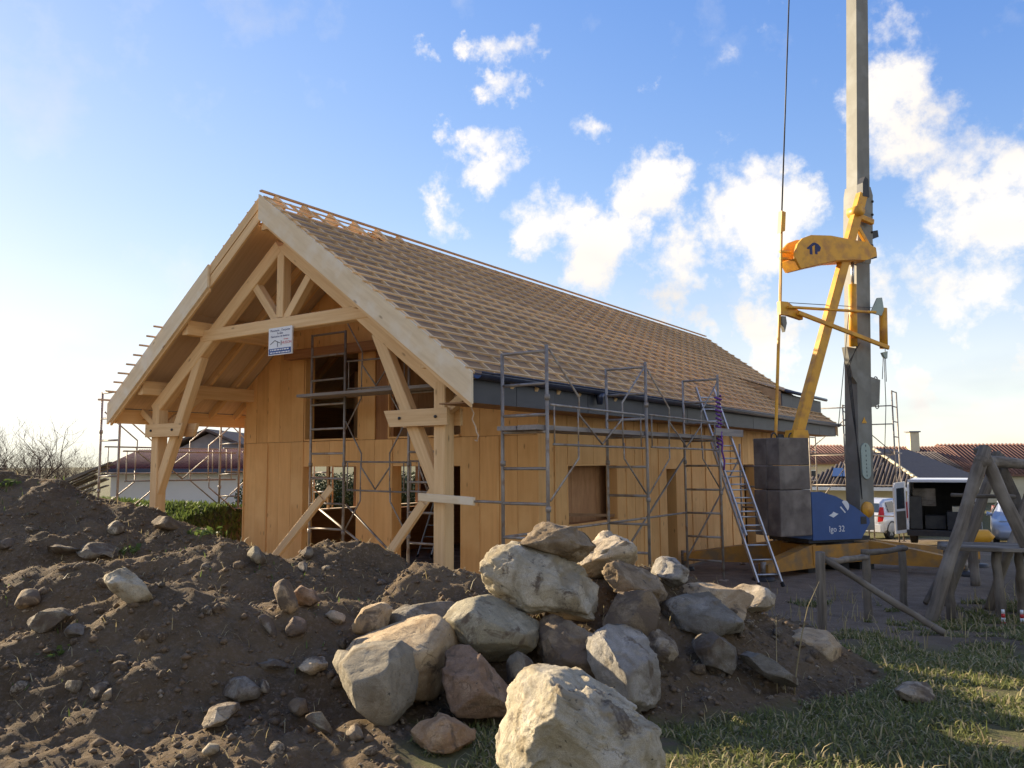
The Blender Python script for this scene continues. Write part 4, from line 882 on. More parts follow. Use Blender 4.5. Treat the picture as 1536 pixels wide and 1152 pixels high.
BIG = [
 ('big pale boulder with a sloping peaked top and dark lichen spots, standing before the pile', [(741, 1180), (757, 1118), (779, 1049), (804, 1024), (822, 1014), (842, 1013), (870, 1026), (890, 1038), (952, 1065), (982, 1090), (1000, 1130), (1008, 1180)], 4.0, 'white', .36, .065, 7),
 ('long whitish boulder with a flat pale top and greenish front lying across the pile', [(727, 846), (738, 834), (753, 824), (784, 822), (830, 838), (874, 860), (893, 881), (882, 916), (859, 930), (827, 918), (745, 906), (733, 890)], 6.3, 'white', .34, .07, 4),
 ('brown angular boulder perched on top of the long whitish one', [(788, 815), (800, 797), (823, 788), (859, 797), (889, 824), (863, 846), (835, 841), (800, 828)], 6.4, 'brown', .2, .07, 5),
 ('rounded grey green boulder tucked under the long whitish one', [(668, 928), (680, 914), (699, 903), (728, 897), (770, 915), (800, 932), (807, 946), (788, 971), (749, 986), (710, 985), (683, 972), (670, 948)], 6.05, 'green', .34, .05, 3),
 ('smooth tan boulder with a sunlit top behind the round grey one', [(527, 984), (550, 962), (574, 954), (620, 938), (658, 930), (676, 945), (682, 970), (676, 1012), (664, 1035), (635, 1048), (590, 1045), (545, 1020)], 5.75, 'tan', .38, .04, 3),
 ('round dull grey boulder leaning on the smooth tan one', [(515, 996), (526, 985), (548, 978), (590, 975), (616, 1000), (627, 1032), (619, 1054), (600, 1070), (574, 1076), (548, 1054), (522, 1030)], 5.25, 'grey', .28, .045, 3),
 ('reddish brown boulder right of the smooth tan one', [(671, 995), (684, 978), (716, 979), (735, 1003), (768, 1038), (772, 1054), (761, 1069), (703, 1066), (676, 1050), (669, 1020)], 5.4, 'red', .24, .05, 4),
 ('small orange brown boulder at the foot of the pile by the grass', [(623, 1100), (640, 1086), (664, 1077), (690, 1090), (703, 1113), (690, 1124), (654, 1133), (632, 1126)], 4.8, 'orange', .16, .06, 4),
 ('small grey stone wedged between the reddish and the patchy boulders', [(761, 996), (777, 983), (797, 996), (801, 1019), (786, 1034), (766, 1022)], 5.6, 'grey', .1, .05, 3),
 ('patchy brown and grey boulder half buried in the middle of the pile', [(808, 958), (823, 936), (859, 933), (894, 955), (905, 1000), (900, 1032), (860, 1030), (815, 1000)], 5.85, 'brown', .3, .06, 4),
 ('large blue grey boulder with a steep flat face behind the big pale one', [(876, 958), (890, 949), (952, 973), (976, 990), (991, 1033), (978, 1056), (945, 1062), (906, 1043), (886, 1000)], 5.45, 'blue', .28, .05, 5),
 ('round brown boulder in the centre of the pile below the wedge', [(908, 930), (920, 905), (940, 890), (976, 886), (990, 912), (981, 947), (949, 974), (921, 957)], 6.15, 'brown', .24, .05, 3),
 ('cream white boulder at the top of the pile next to the perched brown one', [(866, 846), (878, 826), (892, 810), (913, 802), (938, 812), (951, 838), (935, 854), (894, 866)], 7.0, 'cream', .26, .06, 5),
 ('thin brown wedge of rock slanting down from the pile top', [(908, 860), (914, 848), (928, 845), (956, 860), (988, 879), (1008, 904), (985, 898), (945, 888), (920, 879)], 6.6, 'brown', .16, .06, 4),
 ('pale blue white block at the upper end of the pile', [(982, 858), (999, 840), (1020, 845), (1033, 858), (1030, 870), (1014, 882), (990, 872)], 7.0, 'blue', .16, .06, 5),
 ('long flat grey slab jutting out of the pile', [(986, 914), (1004, 902), (1030, 895), (1081, 905), (1109, 931), (1106, 946), (1068, 947), (1020, 944), (992, 938)], 6.5, 'slate', .26, .045, 4),
 ('tan slab lying behind the long flat grey one', [(1018, 888), (1050, 882), (1092, 887), (1120, 905), (1108, 921), (1060, 918), (1025, 905)], 6.95, 'tan', .26, .05, 4),
 ('flat rock with a bright top edge at the end of the slabs', [(1103, 898), (1125, 889), (1148, 883), (1161, 889), (1162, 906), (1132, 918), (1108, 914)], 7.3, 'pale', .22, .06, 4),
 ('small grey tan stone below the round brown boulder', [(954, 970), (966, 954), (982, 947), (1010, 965), (1016, 979), (982, 991), (962, 985)], 5.9, 'pale', .14, .07, 5),
 ('grey half buried boulder in the soil below the flat slab', [(1040, 968), (1055, 955), (1072, 950), (1098, 968), (1105, 992), (1094, 1009), (1066, 1000)], 6.05, 'slate', .18, .05, 4),
 ('tan block with straight edges at the end of the pile by the grass', [(1172, 962), (1200, 952), (1240, 955), (1255, 970), (1253, 990), (1234, 1001), (1190, 994), (1174, 980)], 7.0, 'tan', .26, .04, 4),
 ('flat grey stone slanting down to the grass edge', [(1120, 988), (1136, 982), (1158, 990), (1188, 1012), (1189, 1025), (1165, 1024), (1135, 1008)], 5.95, 'slate', .16, .05, 4),
 ('low flat tan stone alone in the grass', [(1345, 1038), (1356, 1030), (1372, 1027), (1400, 1042), (1402, 1050), (1376, 1056), (1352, 1048)], None, 'pale', .14, .05, 4),
 ('dark layered slate slab behind the smooth tan boulder', [(578, 925), (600, 914), (625, 908), (660, 905), (681, 914), (660, 930), (606, 945), (580, 948)], 6.5, 'slate', .26, .05, 4),
 ('tan angular stone beside the dark slate slab', [(533, 932), (545, 914), (574, 906), (584, 912), (580, 936), (561, 957), (541, 950)], 6.25, 'tan', .18, .06, 5),
 ('small grey stone left of the round dull grey boulder', [(502, 995), (511, 979), (528, 979), (524, 1003), (508, 1010)], 5.55, 'grey', .1, .05, 4),
 ('long pale rock leaning on the crest of the earth mound', [(163, 870), (166, 861), (177, 857), (200, 863), (219, 886), (231, 908), (224, 918), (205, 910), (187, 897), (170, 883)], 6.25, 'white', .14, .05, 5),
 ('elongated tan stone standing on the mound beside the reddish one', [(410, 882), (414, 875), (425, 873), (441, 892), (448, 912), (440, 920), (419, 906)], None, 'tan', .09, .05, 3),
 ('low reddish stone beside the elongated tan one', [(437, 890), (452, 879), (466, 886), (479, 905), (464, 913), (446, 904)], None, 'red', .09, .06, 4),
 ('pale stone with a ragged edge above the ring shaped one', [(487, 921), (497, 915), (508, 918), (517, 930), (506, 938), (494, 932)], None, 'pale', .08, .07, 4),
 ('pinkish round stone in the soil above the smooth tan boulder', [(429, 940), (441, 927), (457, 935), (458, 949), (445, 955), (433, 951)], None, 'red', .08, .06, 3),
 ('thin bluish sliver of stone on the mound slope', [(384, 920), (396, 924), (409, 941), (421, 963), (411, 958), (396, 938)], None, 'blue', .05, .05, 3),
 ('cream stone with a narrow waist low on the mound', [(444, 1002), (458, 992), (474, 987), (490, 994), (488, 1006), (466, 1010), (450, 1011)], None, 'cream', .1, .06, 4),
 ('flat grey blue sliver beside the cream waisted stone', [(389, 992), (410, 988), (428, 994), (444, 1006), (420, 1008), (400, 1003)], None, 'slate', .09, .05, 4),
 ('pinkish white block half sunk low on the earth mound', [(305, 1083), (312, 1068), (322, 1059), (353, 1058), (357, 1067), (330, 1089), (314, 1091)], None, 'pale', .12, .05, 5),
 ('grey angular stone left of the two pale blocks', [(101, 1032), (107, 1020), (122, 1023), (121, 1034), (114, 1042)], None, 'grey', .06, .06, 5),
 ('larger of two pale blocks side by side on the dark slope', [(133, 1040), (142, 1028), (152, 1022), (160, 1030), (156, 1042), (146, 1050)], None, 'pale', .07, .06, 5),
 ('smaller upright pale block of the pair on the dark slope', [(152, 1049), (158, 1036), (166, 1034), (167, 1045), (159, 1055)], None, 'pale', .05, .06, 5),
 ('smooth blue grey pebble on the dark mound', [(98, 946), (103, 939), (112, 937), (127, 946), (118, 957), (103, 955)], None, 'blue', .08, .03, 2),
 ('rounded tan stone at the back edge of the front mound', [(25, 905), (30, 893), (41, 886), (55, 888), (58, 900), (43, 912), (30, 911)], None, 'tan', .1, .03, 2),
 ('grey stone lying along the sunlit crest', [(46, 936), (56, 920), (68, 915), (91, 915), (104, 925), (90, 936), (62, 944)], None, 'grey', .12, .05, 4),
 ('dark slate stone sunk flat into the lower slope', [(338, 1041), (352, 1018), (368, 1017), (390, 1036), (386, 1048), (356, 1052)], None, 'slate', .13, .05, 4),
 ('small pointed white stone beside the sunk slate', [(388, 1040), (392, 1020), (397, 1021), (405, 1040), (396, 1044)], None, 'white', .05, .05, 5),
 ('white rounded stone at the bottom of the dark slope', [(305, 1124), (314, 1115), (324, 1119), (329, 1127), (318, 1132)], None, 'white', .06, .05, 3),
 ('white block resting on the back earth mound', [(162, 794), (168, 785), (174, 781), (185, 787), (188, 798), (176, 802), (165, 801)], None, 'white', .12, .05, 5),
 ('flat grey stone in the hollow under the back mound', [(120, 827), (135, 816), (152, 818), (178, 832), (160, 837), (136, 836)], None, 'grey', .22, .05, 4),
 ('grey stone lying next to the flat one in the hollow', [(74, 820), (88, 816), (102, 819), (122, 833), (104, 836), (84, 829)], None, 'slate', .2, .05, 4),
 ('pale stone in the hollow where the mounds meet', [(-4, 815), (6, 809), (16, 811), (22, 817), (15, 825), (2, 824)], None, 'pale', .12, .05, 4),
 ('brown stone near the top of the back mound facing the porch', [(231, 786), (246, 774), (258, 778), (274, 793), (258, 797), (240, 793)], None, 'brown', .2, .05, 4),
 ('greenish grey stone on the mound by the wall corner', [(373, 832), (381, 821), (390, 826), (400, 842), (394, 848), (380, 842)], None, 'green', .12, .05, 3),
 ('grey green stone low in the soil near the round dull grey boulder', [(460, 1072), (473, 1065), (488, 1078), (497, 1092), (490, 1104), (474, 1092)], None, 'green', .1, .05, 4),
 ('pale broken stone in front of the round dull grey boulder', [(519, 1098), (532, 1091), (545, 1103), (540, 1114), (528, 1110)], None, 'pale', .06, .06, 5),
 ('brownish stone half sunk above the grey green one', [(434, 1063), (446, 1051), (458, 1051), (462, 1070), (448, 1077)], None, 'brown', .09, .05, 4),
 ('round grey stone on the small mound before the doorway', [(452, 830), (460, 821), (469, 825), (468, 834), (458, 838)], None, 'grey', .1, .05, 3),
 ('bluish white stone in the dip below the doorway mound', [(448, 852), (456, 844), (463, 848), (460, 857), (452, 858)], None, 'blue', .1, .05, 4),
]
for i, (lab, poly, d, mat, dep, amp, fc) in enumerate(BIG):
    w = max(q[0] for q in poly)-min(q[0] for q in poly)
    rock('boulder' if w > 60 else 'stone', lab, poly, d, mat, 100+i*7, dep, 6 if w > 200 else 5 if w > 60 else 4 if w > 40 else 3, amp, fc, group=None, cat='boulder' if w > 60 else 'stone')
# lichen on the cream boulder is part of it: dark crusts hugging the face
def scatter_stones():
    r_ = random.Random(5); sets = {'pale': ('small pale stone lying loose on the dark earth mounds', 'pale stones on the mounds'), 'slate': ('small slate grey stone lying loose on the dark earth mounds', 'grey stones on the mounds'), 'brown': ('small earth brown stone lying loose on the dark earth mounds', 'brown stones on the mounds')}
    base = {}
    for m in sets:
        base[m] = [rock_mesh([(.5*math.cos(a)*r_.uniform(.8, 1.1), .34*math.sin(a)*r_.uniform(.8, 1.1)) for a in [k*math.pi/4 for k in range(8)]], .42, 900+j*3, RKD[m], 2, .06, 5) for j in range(4)]
    n = 0
    while n < 170:
        px = r_.uniform(0, 1200) if r_.random() < .8 else r_.uniform(950, 1230); py = r_.uniform(725, 1150) if px < 700 else r_.uniform(860, 1060)
        p, t = ground_hit(px, py); so = height(p[:1], p[1:2])[1][0]
        if so < .6 or t > 13.5 or p[1] > 0: continue
        m = r_.choice(['pale', 'slate', 'brown', 'brown']); s = (.02+.06*r_.random()**2.2)*(.5+t/9)
        M = Matrix.Translation((p[0], p[1], hz(p[0], p[1])+.02*s)) @ Matrix.Rotation(r_.uniform(0, 6.3), 4, 'Z') @ Matrix.Rotation(r_.uniform(-.5, .5), 4, 'X') @ Matrix.Diagonal((s*1.5, s*1.5, s*1.5, 1))
        tag(link('small_stone', r_.choice(base[m]), M), sets[m][0], 'stone', sets[m][1]); n += 1
scatter_stones()
def scatter_soil():
    """clods and gravel: uncountable crumbs over the mounds"""
    R2 = np.random.default_rng(3); n = 30000
    s = R2.uniform(-7, 5.2, n); d = 3.2+R2.random(n)**1.4*9.5; x = CAM[0]+s*VA[0]+d*VB[0]; y = CAM[1]+s*VA[1]+d*VB[1]
    z, so = height(x, y); ok = (so > .55) & (y < 0.0) & (np.abs(s) < d*.68+.3); x, y, z, d = x[ok], y[ok], z[ok], d[ok]
    oct_v = np.array([(1, 0, 0), (-1, 0, 0), (0, 1, 0), (0, -1, 0), (0, 0, 1), (0, 0, -1)], float); oct_f = np.array([(0, 2, 4), (2, 1, 4), (1, 3, 4), (3, 0, 4), (2, 0, 5), (1, 2, 5), (3, 1, 5), (0, 3, 5)])
    k = len(x); cut = int(k*.72)
    soilm = material('soil_clod', (.165, .115, .068), (.105, .072, .043), (20, 20, 20), .95, .3, coord='Object', rand=0)
    for nm, a, b, m, lab, lo, hi_ in (('soil_clods', 0, cut, soilm, 'crumbly dark soil clods covering the mounds', .009, .045), ('gravel', cut, k, RKD['pale'], 'pale gravel strewn through the dark soil', .006, .026)):
        q = b-a; sz = (lo+(hi_-lo)*R2.random(q)**4)[:, None, None]; j = oct_v[None]*R2.uniform(.6, 1.35, (q, 6, 1))*sz*np.array([1, 1, .75]); ang = R2.uniform(0, 6.3, q); c, sn = np.cos(ang)[:, None], np.sin(ang)[:, None]
        V = np.stack([j[..., 0]*c-j[..., 1]*sn+x[a:b, None], j[..., 0]*sn+j[..., 1]*c+y[a:b, None], j[..., 2]+z[a:b, None]+.002], -1).reshape(-1, 3)
        F = (oct_f[None]+(np.arange(q)*6)[:, None, None]).reshape(-1, 3)
        fast_mesh(nm, V, F, m, lab)
def fast_mesh(nm, V, F, m, lab, kind='stuff', parent=None, cat=None):
    me = bpy.data.meshes.new(nm); me.vertices.add(len(V)); me.vertices.foreach_set('co', V.astype(np.float32).ravel()); w = F.shape[1]
    me.loops.add(F.size); me.loops.foreach_set('vertex_index', F.astype(np.int32).ravel()); me.polygons.add(len(F)); me.polygons.foreach_set('loop_start', np.arange(len(F))*w); me.polygons.foreach_set('loop_total', np.full(len(F), w)); me.update(); me.materials.append(m)
    o = link(nm, me, Matrix(), parent); tag(o, lab, cat, None, kind); return o
scatter_soil()

# ------------------------------------------------------------------ grass
def blades(nm, lab, n, mat_, lo, hi_, flat, seed, mask, dmax=13.0, wid=.0035, dmin=3.0, s0=-8, s1=13):
    R2 = np.random.default_rng(seed); s = R2.uniform(s0, s1, n*3); d = dmin+R2.random(n*3)**1.5*(dmax-dmin); x = CAM[0]+s*VA[0]+d*VB[0]; y = CAM[1]+s*VA[1]+d*VB[1]
    z, so = height(x, y); ok = mask(x, y, s, d, so) & (np.abs(s) < d*.95+2.0); x, y, z, d = [q[ok][:n] for q in (x, y, z, d)]; n = len(x)
    L_ = (lo+(hi_-lo)*R2.random(n)**1.6)*(.75+.05*d); an = R2.uniform(0, 6.3, n); tl = R2.normal(flat, .35, n).clip(.05, 1.45); w = wid*(.6+d/6)
    dx, dy = np.cos(an), np.sin(an); px, py = -dy, dx
    V = np.zeros((n, 5, 3)); 
    for k, (t, ww, bend) in enumerate(((0, 1, 0), (0, -1, 0), (.55, .8, .75), (.55, -.8, .75), (1, 0, 1.15))):
        r_ = L_*t*np.sin(tl*bend if t else tl); h = L_*t*np.cos(tl*bend if t else tl)
        V[:, k, 0] = x+dx*r_+px*ww*w; V[:, k, 1] = y+dy*r_+py*ww*w; V[:, k, 2] = z+h-.004
    F = (np.array([(0, 1, 3), (0, 3, 2), (2, 3, 4)])[None]+(np.arange(n)*5)[:, None, None]).reshape(-1, 3)
    return fast_mesh(nm, V.reshape(-1, 3), F, mat_, lab)
def gmat(name, c1, c2):
    m = bpy.data.materials.new(name); m.use_nodes = True; nt = m.node_tree; N = nt.nodes; L = nt.links; b = N['Principled BSDF']; b.inputs['Roughness'].default_value = .6; b.inputs['Specular IOR Level'].default_value = .25
    g = N.new('ShaderNodeNewGeometry'); mx = N.new('ShaderNodeMix'); mx.data_type = 'RGBA'; mx.inputs['A'].default_value = (*c1, 1); mx.inputs['B'].default_value = (*c2, 1); L.new(g.outputs['Random Per Island'], mx.inputs['Factor']); L.new(mx.outputs['Result'], b.inputs['Base Color'])
    tr = N.new('ShaderNodeBsdfTranslucent'); L.new(mx.outputs['Result'], tr.inputs[0]); ms = N.new('ShaderNodeMixShader'); ms.inputs[0].default_value = .35; L.new(b.outputs[0], ms.inputs[1]); L.new(tr.outputs[0], ms.inputs[2]); L.new(ms.outputs[0], N['Material Output'].inputs[0])
    return m
G1 = gmat('grass_green', (.115, .14, .036), (.22, .22, .075)); G2 = gmat('grass_straw', (.30, .24, .12), (.46, .38, .20)); G3 = gmat('weed', (.07, .11, .025), (.15, .19, .05))
yardf = lambda x, y: (np.maximum(np.abs(x-2.5)-6.2, 0)+np.maximum(2.2-y, 0)) > .35+.5*vnoise(x*1.3, y*1.3, x*0, 8)
lawn = lambda x, y, s, d, so: (so < .42) & yardf(x, y) & (vnoise(x*2.3, y*2.3, x*0, 61)+.5*vnoise(x*7, y*7, x*0, 62) > -.55+.75*smooth((y-.2)/1.2))
blades('grass', 'short matted green grass beside the boulders', 150000, G1, .025, .085, .85, 1, lawn)
blades('dry_grass', 'dry yellow straw lying through the grass', 36000, G2, .03, .14, 1.2, 2, lawn)
blades('tall_dry_grass', 'tall dead grass standing round the fence and log frame', 2400, G2, .08, .26, .45, 4, lambda x, y, s, d, so: (so < .3) & (d > 7.6) & (s > 2.4) & (y > .4) & (vnoise(x*.9, y*.9, x*0, 5) > -.05), 14, .0028)
blades('crest_weeds', 'tufts of green weeds along the mound crests', 1100, G3, .03, .08, .5, 6, lambda x, y, s, d, so: (so > .6) & (vnoise(x*1.1, y*1.1, x*0, 77) > .48) & (s < -.8), 12.5)
blades('crest_straw', 'wisps of dry straw and roots on the earth mounds', 2600, G2, .04, .15, 1.0, 9, lambda x, y, s, d, so: (so > .6) & (s < 3.2) & (y < 0), 12.5, .002)
blades('bank_grass', 'bright green grass on the bank before the white building', 34000, G3, .04, .10, .5, 12, lambda x, y, s, d, so: (x < -4.2) & (y > .6), 23, .006, 13.5, -12, -4)
def stalk(label, pts, r0):
    tag(tube('grass_stalk', pts, [r0*(1-.8*i/(len(pts)-1)) for i in range(len(pts))], M_straw, None, 5), label, 'stalk')
p = ground_hit(1190, 1050)[0]; d_ = float((p[:2]-CAM[:2])@VB)
stalk('tall bent dry stalk rising from the grass edge', [at(1190, 1055, d_), at(1194, 1010, d_), at(1203, 950, d_), at(1212, 910, d_), at(1229, 872, d_)], .008)
stalk('thin upright dry stalk beside the tall bent one', [at(1166, 1052, d_), at(1165, 990, d_), at(1164, 925, d_)], .004)

# ------------------------------------------------------------------ bare trees, hedge, weeds
def bare_tree(loc, h, seed, label, spread=.55, stems=1, group='bare trees by the road'):
    r_ = random.Random(seed); t = thing('bare_tree', loc, label, 'tree', group); trunk = MB(); crown = MB(); o = Vector(loc)
    def grow(p, d, l, r, lev):
        n = 3; pts = [p]; dd = d
        for k in range(n): dd = (dd+Vector((r_.gauss(0, .13), r_.gauss(0, .13), .05))).normalized(); pts.append(pts[-1]+dd*l/n)
        (trunk if lev < 2 else crown).tube(pts, [r*(1-.35*k/n) for k in range(n+1)], 6 if lev < 2 else 4 if lev < 3 else 3)
        if lev >= 5 or r < .0035: return
        for k in range(r_.choice((2, 3, 3)) if lev < 4 else 3):
            a = pts[r_.choice((1, 2, 3, 3))] if lev else pts[r_.choice((2, 3, 3))]
            ax = Vector((r_.gauss(0, 1), r_.gauss(0, 1), r_.gauss(.25, .5))).normalized(); nd = (dd*(1-spread)+ax*spread+Vector((0, 0, .12))).normalized(); grow(a, nd, l*r_.uniform(.62, .85), r*r_.uniform(.5, .68), lev+1)
    for k in range(stems):
        d = Vector((r_.gauss(0, .12+.15*(stems > 1)), r_.gauss(0, .12+.15*(stems > 1)), 1)).normalized(); grow(o+Vector((r_.gauss(0, .15)*(stems > 1), r_.gauss(0, .15)*(stems > 1), -.15)), d, h*.34, h*.013/math.sqrt(stems), 0)
    trunk.build('trunk', M_bark, t, True); crown.build('crown', M_twig, t)
    return t
tl = [(70, 30, 3.4, 2, 'tallest leafless tree with a forked trunk beyond the back mound', 1), (25, 27, 2.5, 3, 'leafless shrub standing behind the forked tree', 4), (-20, 26, 2.6, 4, 'broad leafless shrub at the end of the back mound', 4), (100, 32, 2.5, 5, 'leafless shrub close to the board stack', 4), (130, 33, 2.1, 6, 'low leafless shrub next to the long white building', 4), (0, 31, 2.9, 8, 'tall leafless shrub beside the forked tree', 3), (50, 25, 1.8, 9, 'low twiggy shrub in front of the forked tree', 5), (118, 29, 1.7, 10, 'small twiggy shrub right behind the board stack', 5), (85, 27, 1.6, 11, 'small twiggy shrub at the foot of the forked tree', 5)]
tl += [(14, 34, 3.0, 31, 'fine twigged leafless tree farthest from the porch', 2), (-35, 30, 3.2, 32, 'leafless tree half hidden by the crest of the back mound', 2), (45, 36, 2.9, 33, 'leafless tree standing in line with the forked one', 2), (92, 38, 3.0, 34, 'leafless tree in the hedge line towards the white building', 2), (112, 36, 2.6, 35, 'short leafless tree in the hedge line towards the white building', 3), (62, 33, 2.2, 36, 'thicket of thin bare stems round the forked tree', 6), (30, 36, 2.4, 37, 'thicket of thin bare stems by the farthest tree', 6), (140, 39, 2.3, 38, 'thicket of thin bare stems beside the board stack', 6)]
for px, d, h, sdv, lab, stems in tl:
    q = at(px, 697, d); z = hz(q[0], q[1]); bare_tree((q[0], q[1], z), h+.9-z*.4, sdv, lab, stems=stems)
def leafy(nm, label, cat, centers, n, size, mat_, seed):
    """foliage body from many leaf faces through ellipsoids"""
    R2 = np.random.default_rng(seed); c = np.array([q[:3] for q in centers]); r = np.array([q[3:] for q in centers]); i = R2.integers(0, len(c), n)
    u = R2.normal(size=(n, 3)); u /= np.linalg.norm(u, axis=1)[:, None]; p = c[i]+u*r[i]*(R2.random(n)**.35)[:, None]
    a = R2.normal(size=(n, 3)); a /= np.linalg.norm(a, axis=1)[:, None]; b = np.cross(a, R2.normal(size=(n, 3))); b /= np.linalg.norm(b, axis=1)[:, None]; s = size*R2.uniform(.6, 1.4, (n, 1))
    V = np.stack([p-a*s, p+b*s*.5, p+a*s, p-b*s*.5], 1).reshape(-1, 3); F = np.arange(4*n).reshape(n, 4)
    t = thing(nm, (c[:, 0].mean(), c[:, 1].mean(), 0), label, cat); fast_mesh('crown', V, F, mat_, None, None, t)
    k = MB()
    for q in centers[::2]: k.tube([(q[0], q[1], q[2]-q[5]), (q[0]+.05, q[1], q[2])], .04, 5)
    k.build('trunk', M_bark, t); return t
leafy('hedge', 'dense dark green hedge seen through the window openings', 'hedge', [(-9.5-.25*rnd.random(), 7.4+k*.6, .8, .8, .6, 1.15) for k in range(18)], 60000, .045, M_leaf, 21)
for i, (px, py, lab) in enumerate([(190, 828, 'low green weed on the crest of the middle mound'), (305, 800, 'tiny green weed near the wall corner'), (90, 980, 'dark green weed on the shaded mound slope'), (10, 728, 'green weed patch high on the back mound')]):
    p, t_ = ground_hit(px, py); R2 = np.random.default_rng(50+i); n = 90; s_ = .07*(t_/8)
    c = np.array(p)+R2.normal(size=(n, 3))*np.array([s_, s_, s_*.35]); c[:, 2] = np.abs(c[:, 2]-p[2])+p[2]; a = R2.normal(size=(n, 3))*s_*.22; b = R2.normal(size=(n, 3))*s_*.14
    o = fast_mesh('weed', np.stack([c-a, c+b, c+a, c-b], 1).reshape(-1, 3), np.arange(4*n).reshape(n, 4), G3, lab, 'stuff', None, None)

# ------------------------------------------------------------------ neighbouring buildings
def quad_roof_tiles(t, a, b, c, d, n, r_, mat_, name='tile_row'):
    """n rounded tile rows running from eave a->b up to ridge d->c"""
    a, b, c, d = map(Vector, (a, b, c, d))
    for i in range(n):
        u = (i+.5)/n; p = a.lerp(b, u); q = d.lerp(c, u)
        if (q-p).length > .3: rod_taper = MB().tube([p, q], r_, 6); rod_taper.build(name, mat_, t, True)
def hip_house():
    e1 = at(1195, 737, 39); e2 = at(1392, 733, 36); e3 = at(1478, 728, 52); A = at(1306, 680, 41.5); B = at(1364, 681, 49); ze = 1.0
    E1, E2, E3 = (Vector((q[0], q[1], ze)) for q in (e1, e2, e3)); E4 = E1+(E3-E2)
    A = Vector((A[0], A[1], 2.85)); B = Vector((B[0], B[1], 2.85)); c = (E1+E2+E3+E4)/4
    t = thing('hip_roof_house', (c.x, c.y, -1.4), 'cream house with a dark brown tiled hip roof behind the crane', 'house')
    mesh_obj('roof', [E1, E2, E3, E4, A, B], [(0, 1, 4), (1, 2, 5, 4), (2, 3, 5), (3, 0, 4, 5), (3, 2, 1, 0)], M_tiledark, t)
    n = 34; d12 = (E2-E1).normalized(); up = Vector((0, 0, .05)); nrm_ = (E2-E1).cross(A-E1).normalized()
    for i in range(n):   # tile rows on the face towards the plot, cut by the hips
        u = (i+.5)/n; p = E1.lerp(E2, u); ua = (A-E1).dot(d12)/(E2-E1).length
        f = u/ua if u < ua else (1-u)/(1-ua); foot = E1.lerp(E2, ua); q = p+(A-foot)*f
        MB().tube([p+nrm_*.02, q+nrm_*.02], .075, 6).build('tile_row', M_tiledark, t, True)
    for i in range(16):
        u = (i+.5)/16; q = E2.lerp(A, u); e = E2.lerp(A, u+1/16*.93); rod('hip_tile', E2.lerp(A, i/16)+up, e+up, .10, M_render, t, 6)
    w = [c+(q-c)*.93 for q in (E1, E2, E3, E4)]
    v = [Vector((q.x, q.y, -1.8)) for q in w]+[Vector((q.x, q.y, .98)) for q in w]
    mesh_obj('wall', v, [(0, 1, 5, 4), (1, 2, 6, 5), (2, 3, 7, 6), (3, 0, 4, 7)], M_render, t)
    beam('eave_board', E1+Vector((0, 0, -.08)), E2+Vector((0, 0, -.08)), .05, .16, M_rwhite, t)
    s1 = E1.lerp(E2, .30); pn = (A-E1.lerp(E2, .56)).normalized()
    for k in range(3):   # roof panels
        a = E1.lerp(E2, .28+.085*k)+pn*.9+nrm_*.16; b = E1.lerp(E2, .36+.085*k)+pn*.9+nrm_*.16
        mesh_obj('solar_panel', [a, b, b+pn*1.0, a+pn*1.0, a-nrm_*.05, b-nrm_*.05, b+pn*1.0-nrm_*.05, a+pn*1.0-nrm_*.05], [(0, 1, 2, 3), (7, 6, 5, 4), (0, 4, 5, 1), (1, 5, 6, 2), (2, 6, 7, 3), (3, 7, 4, 0)], M_solar, t)
hip_house()
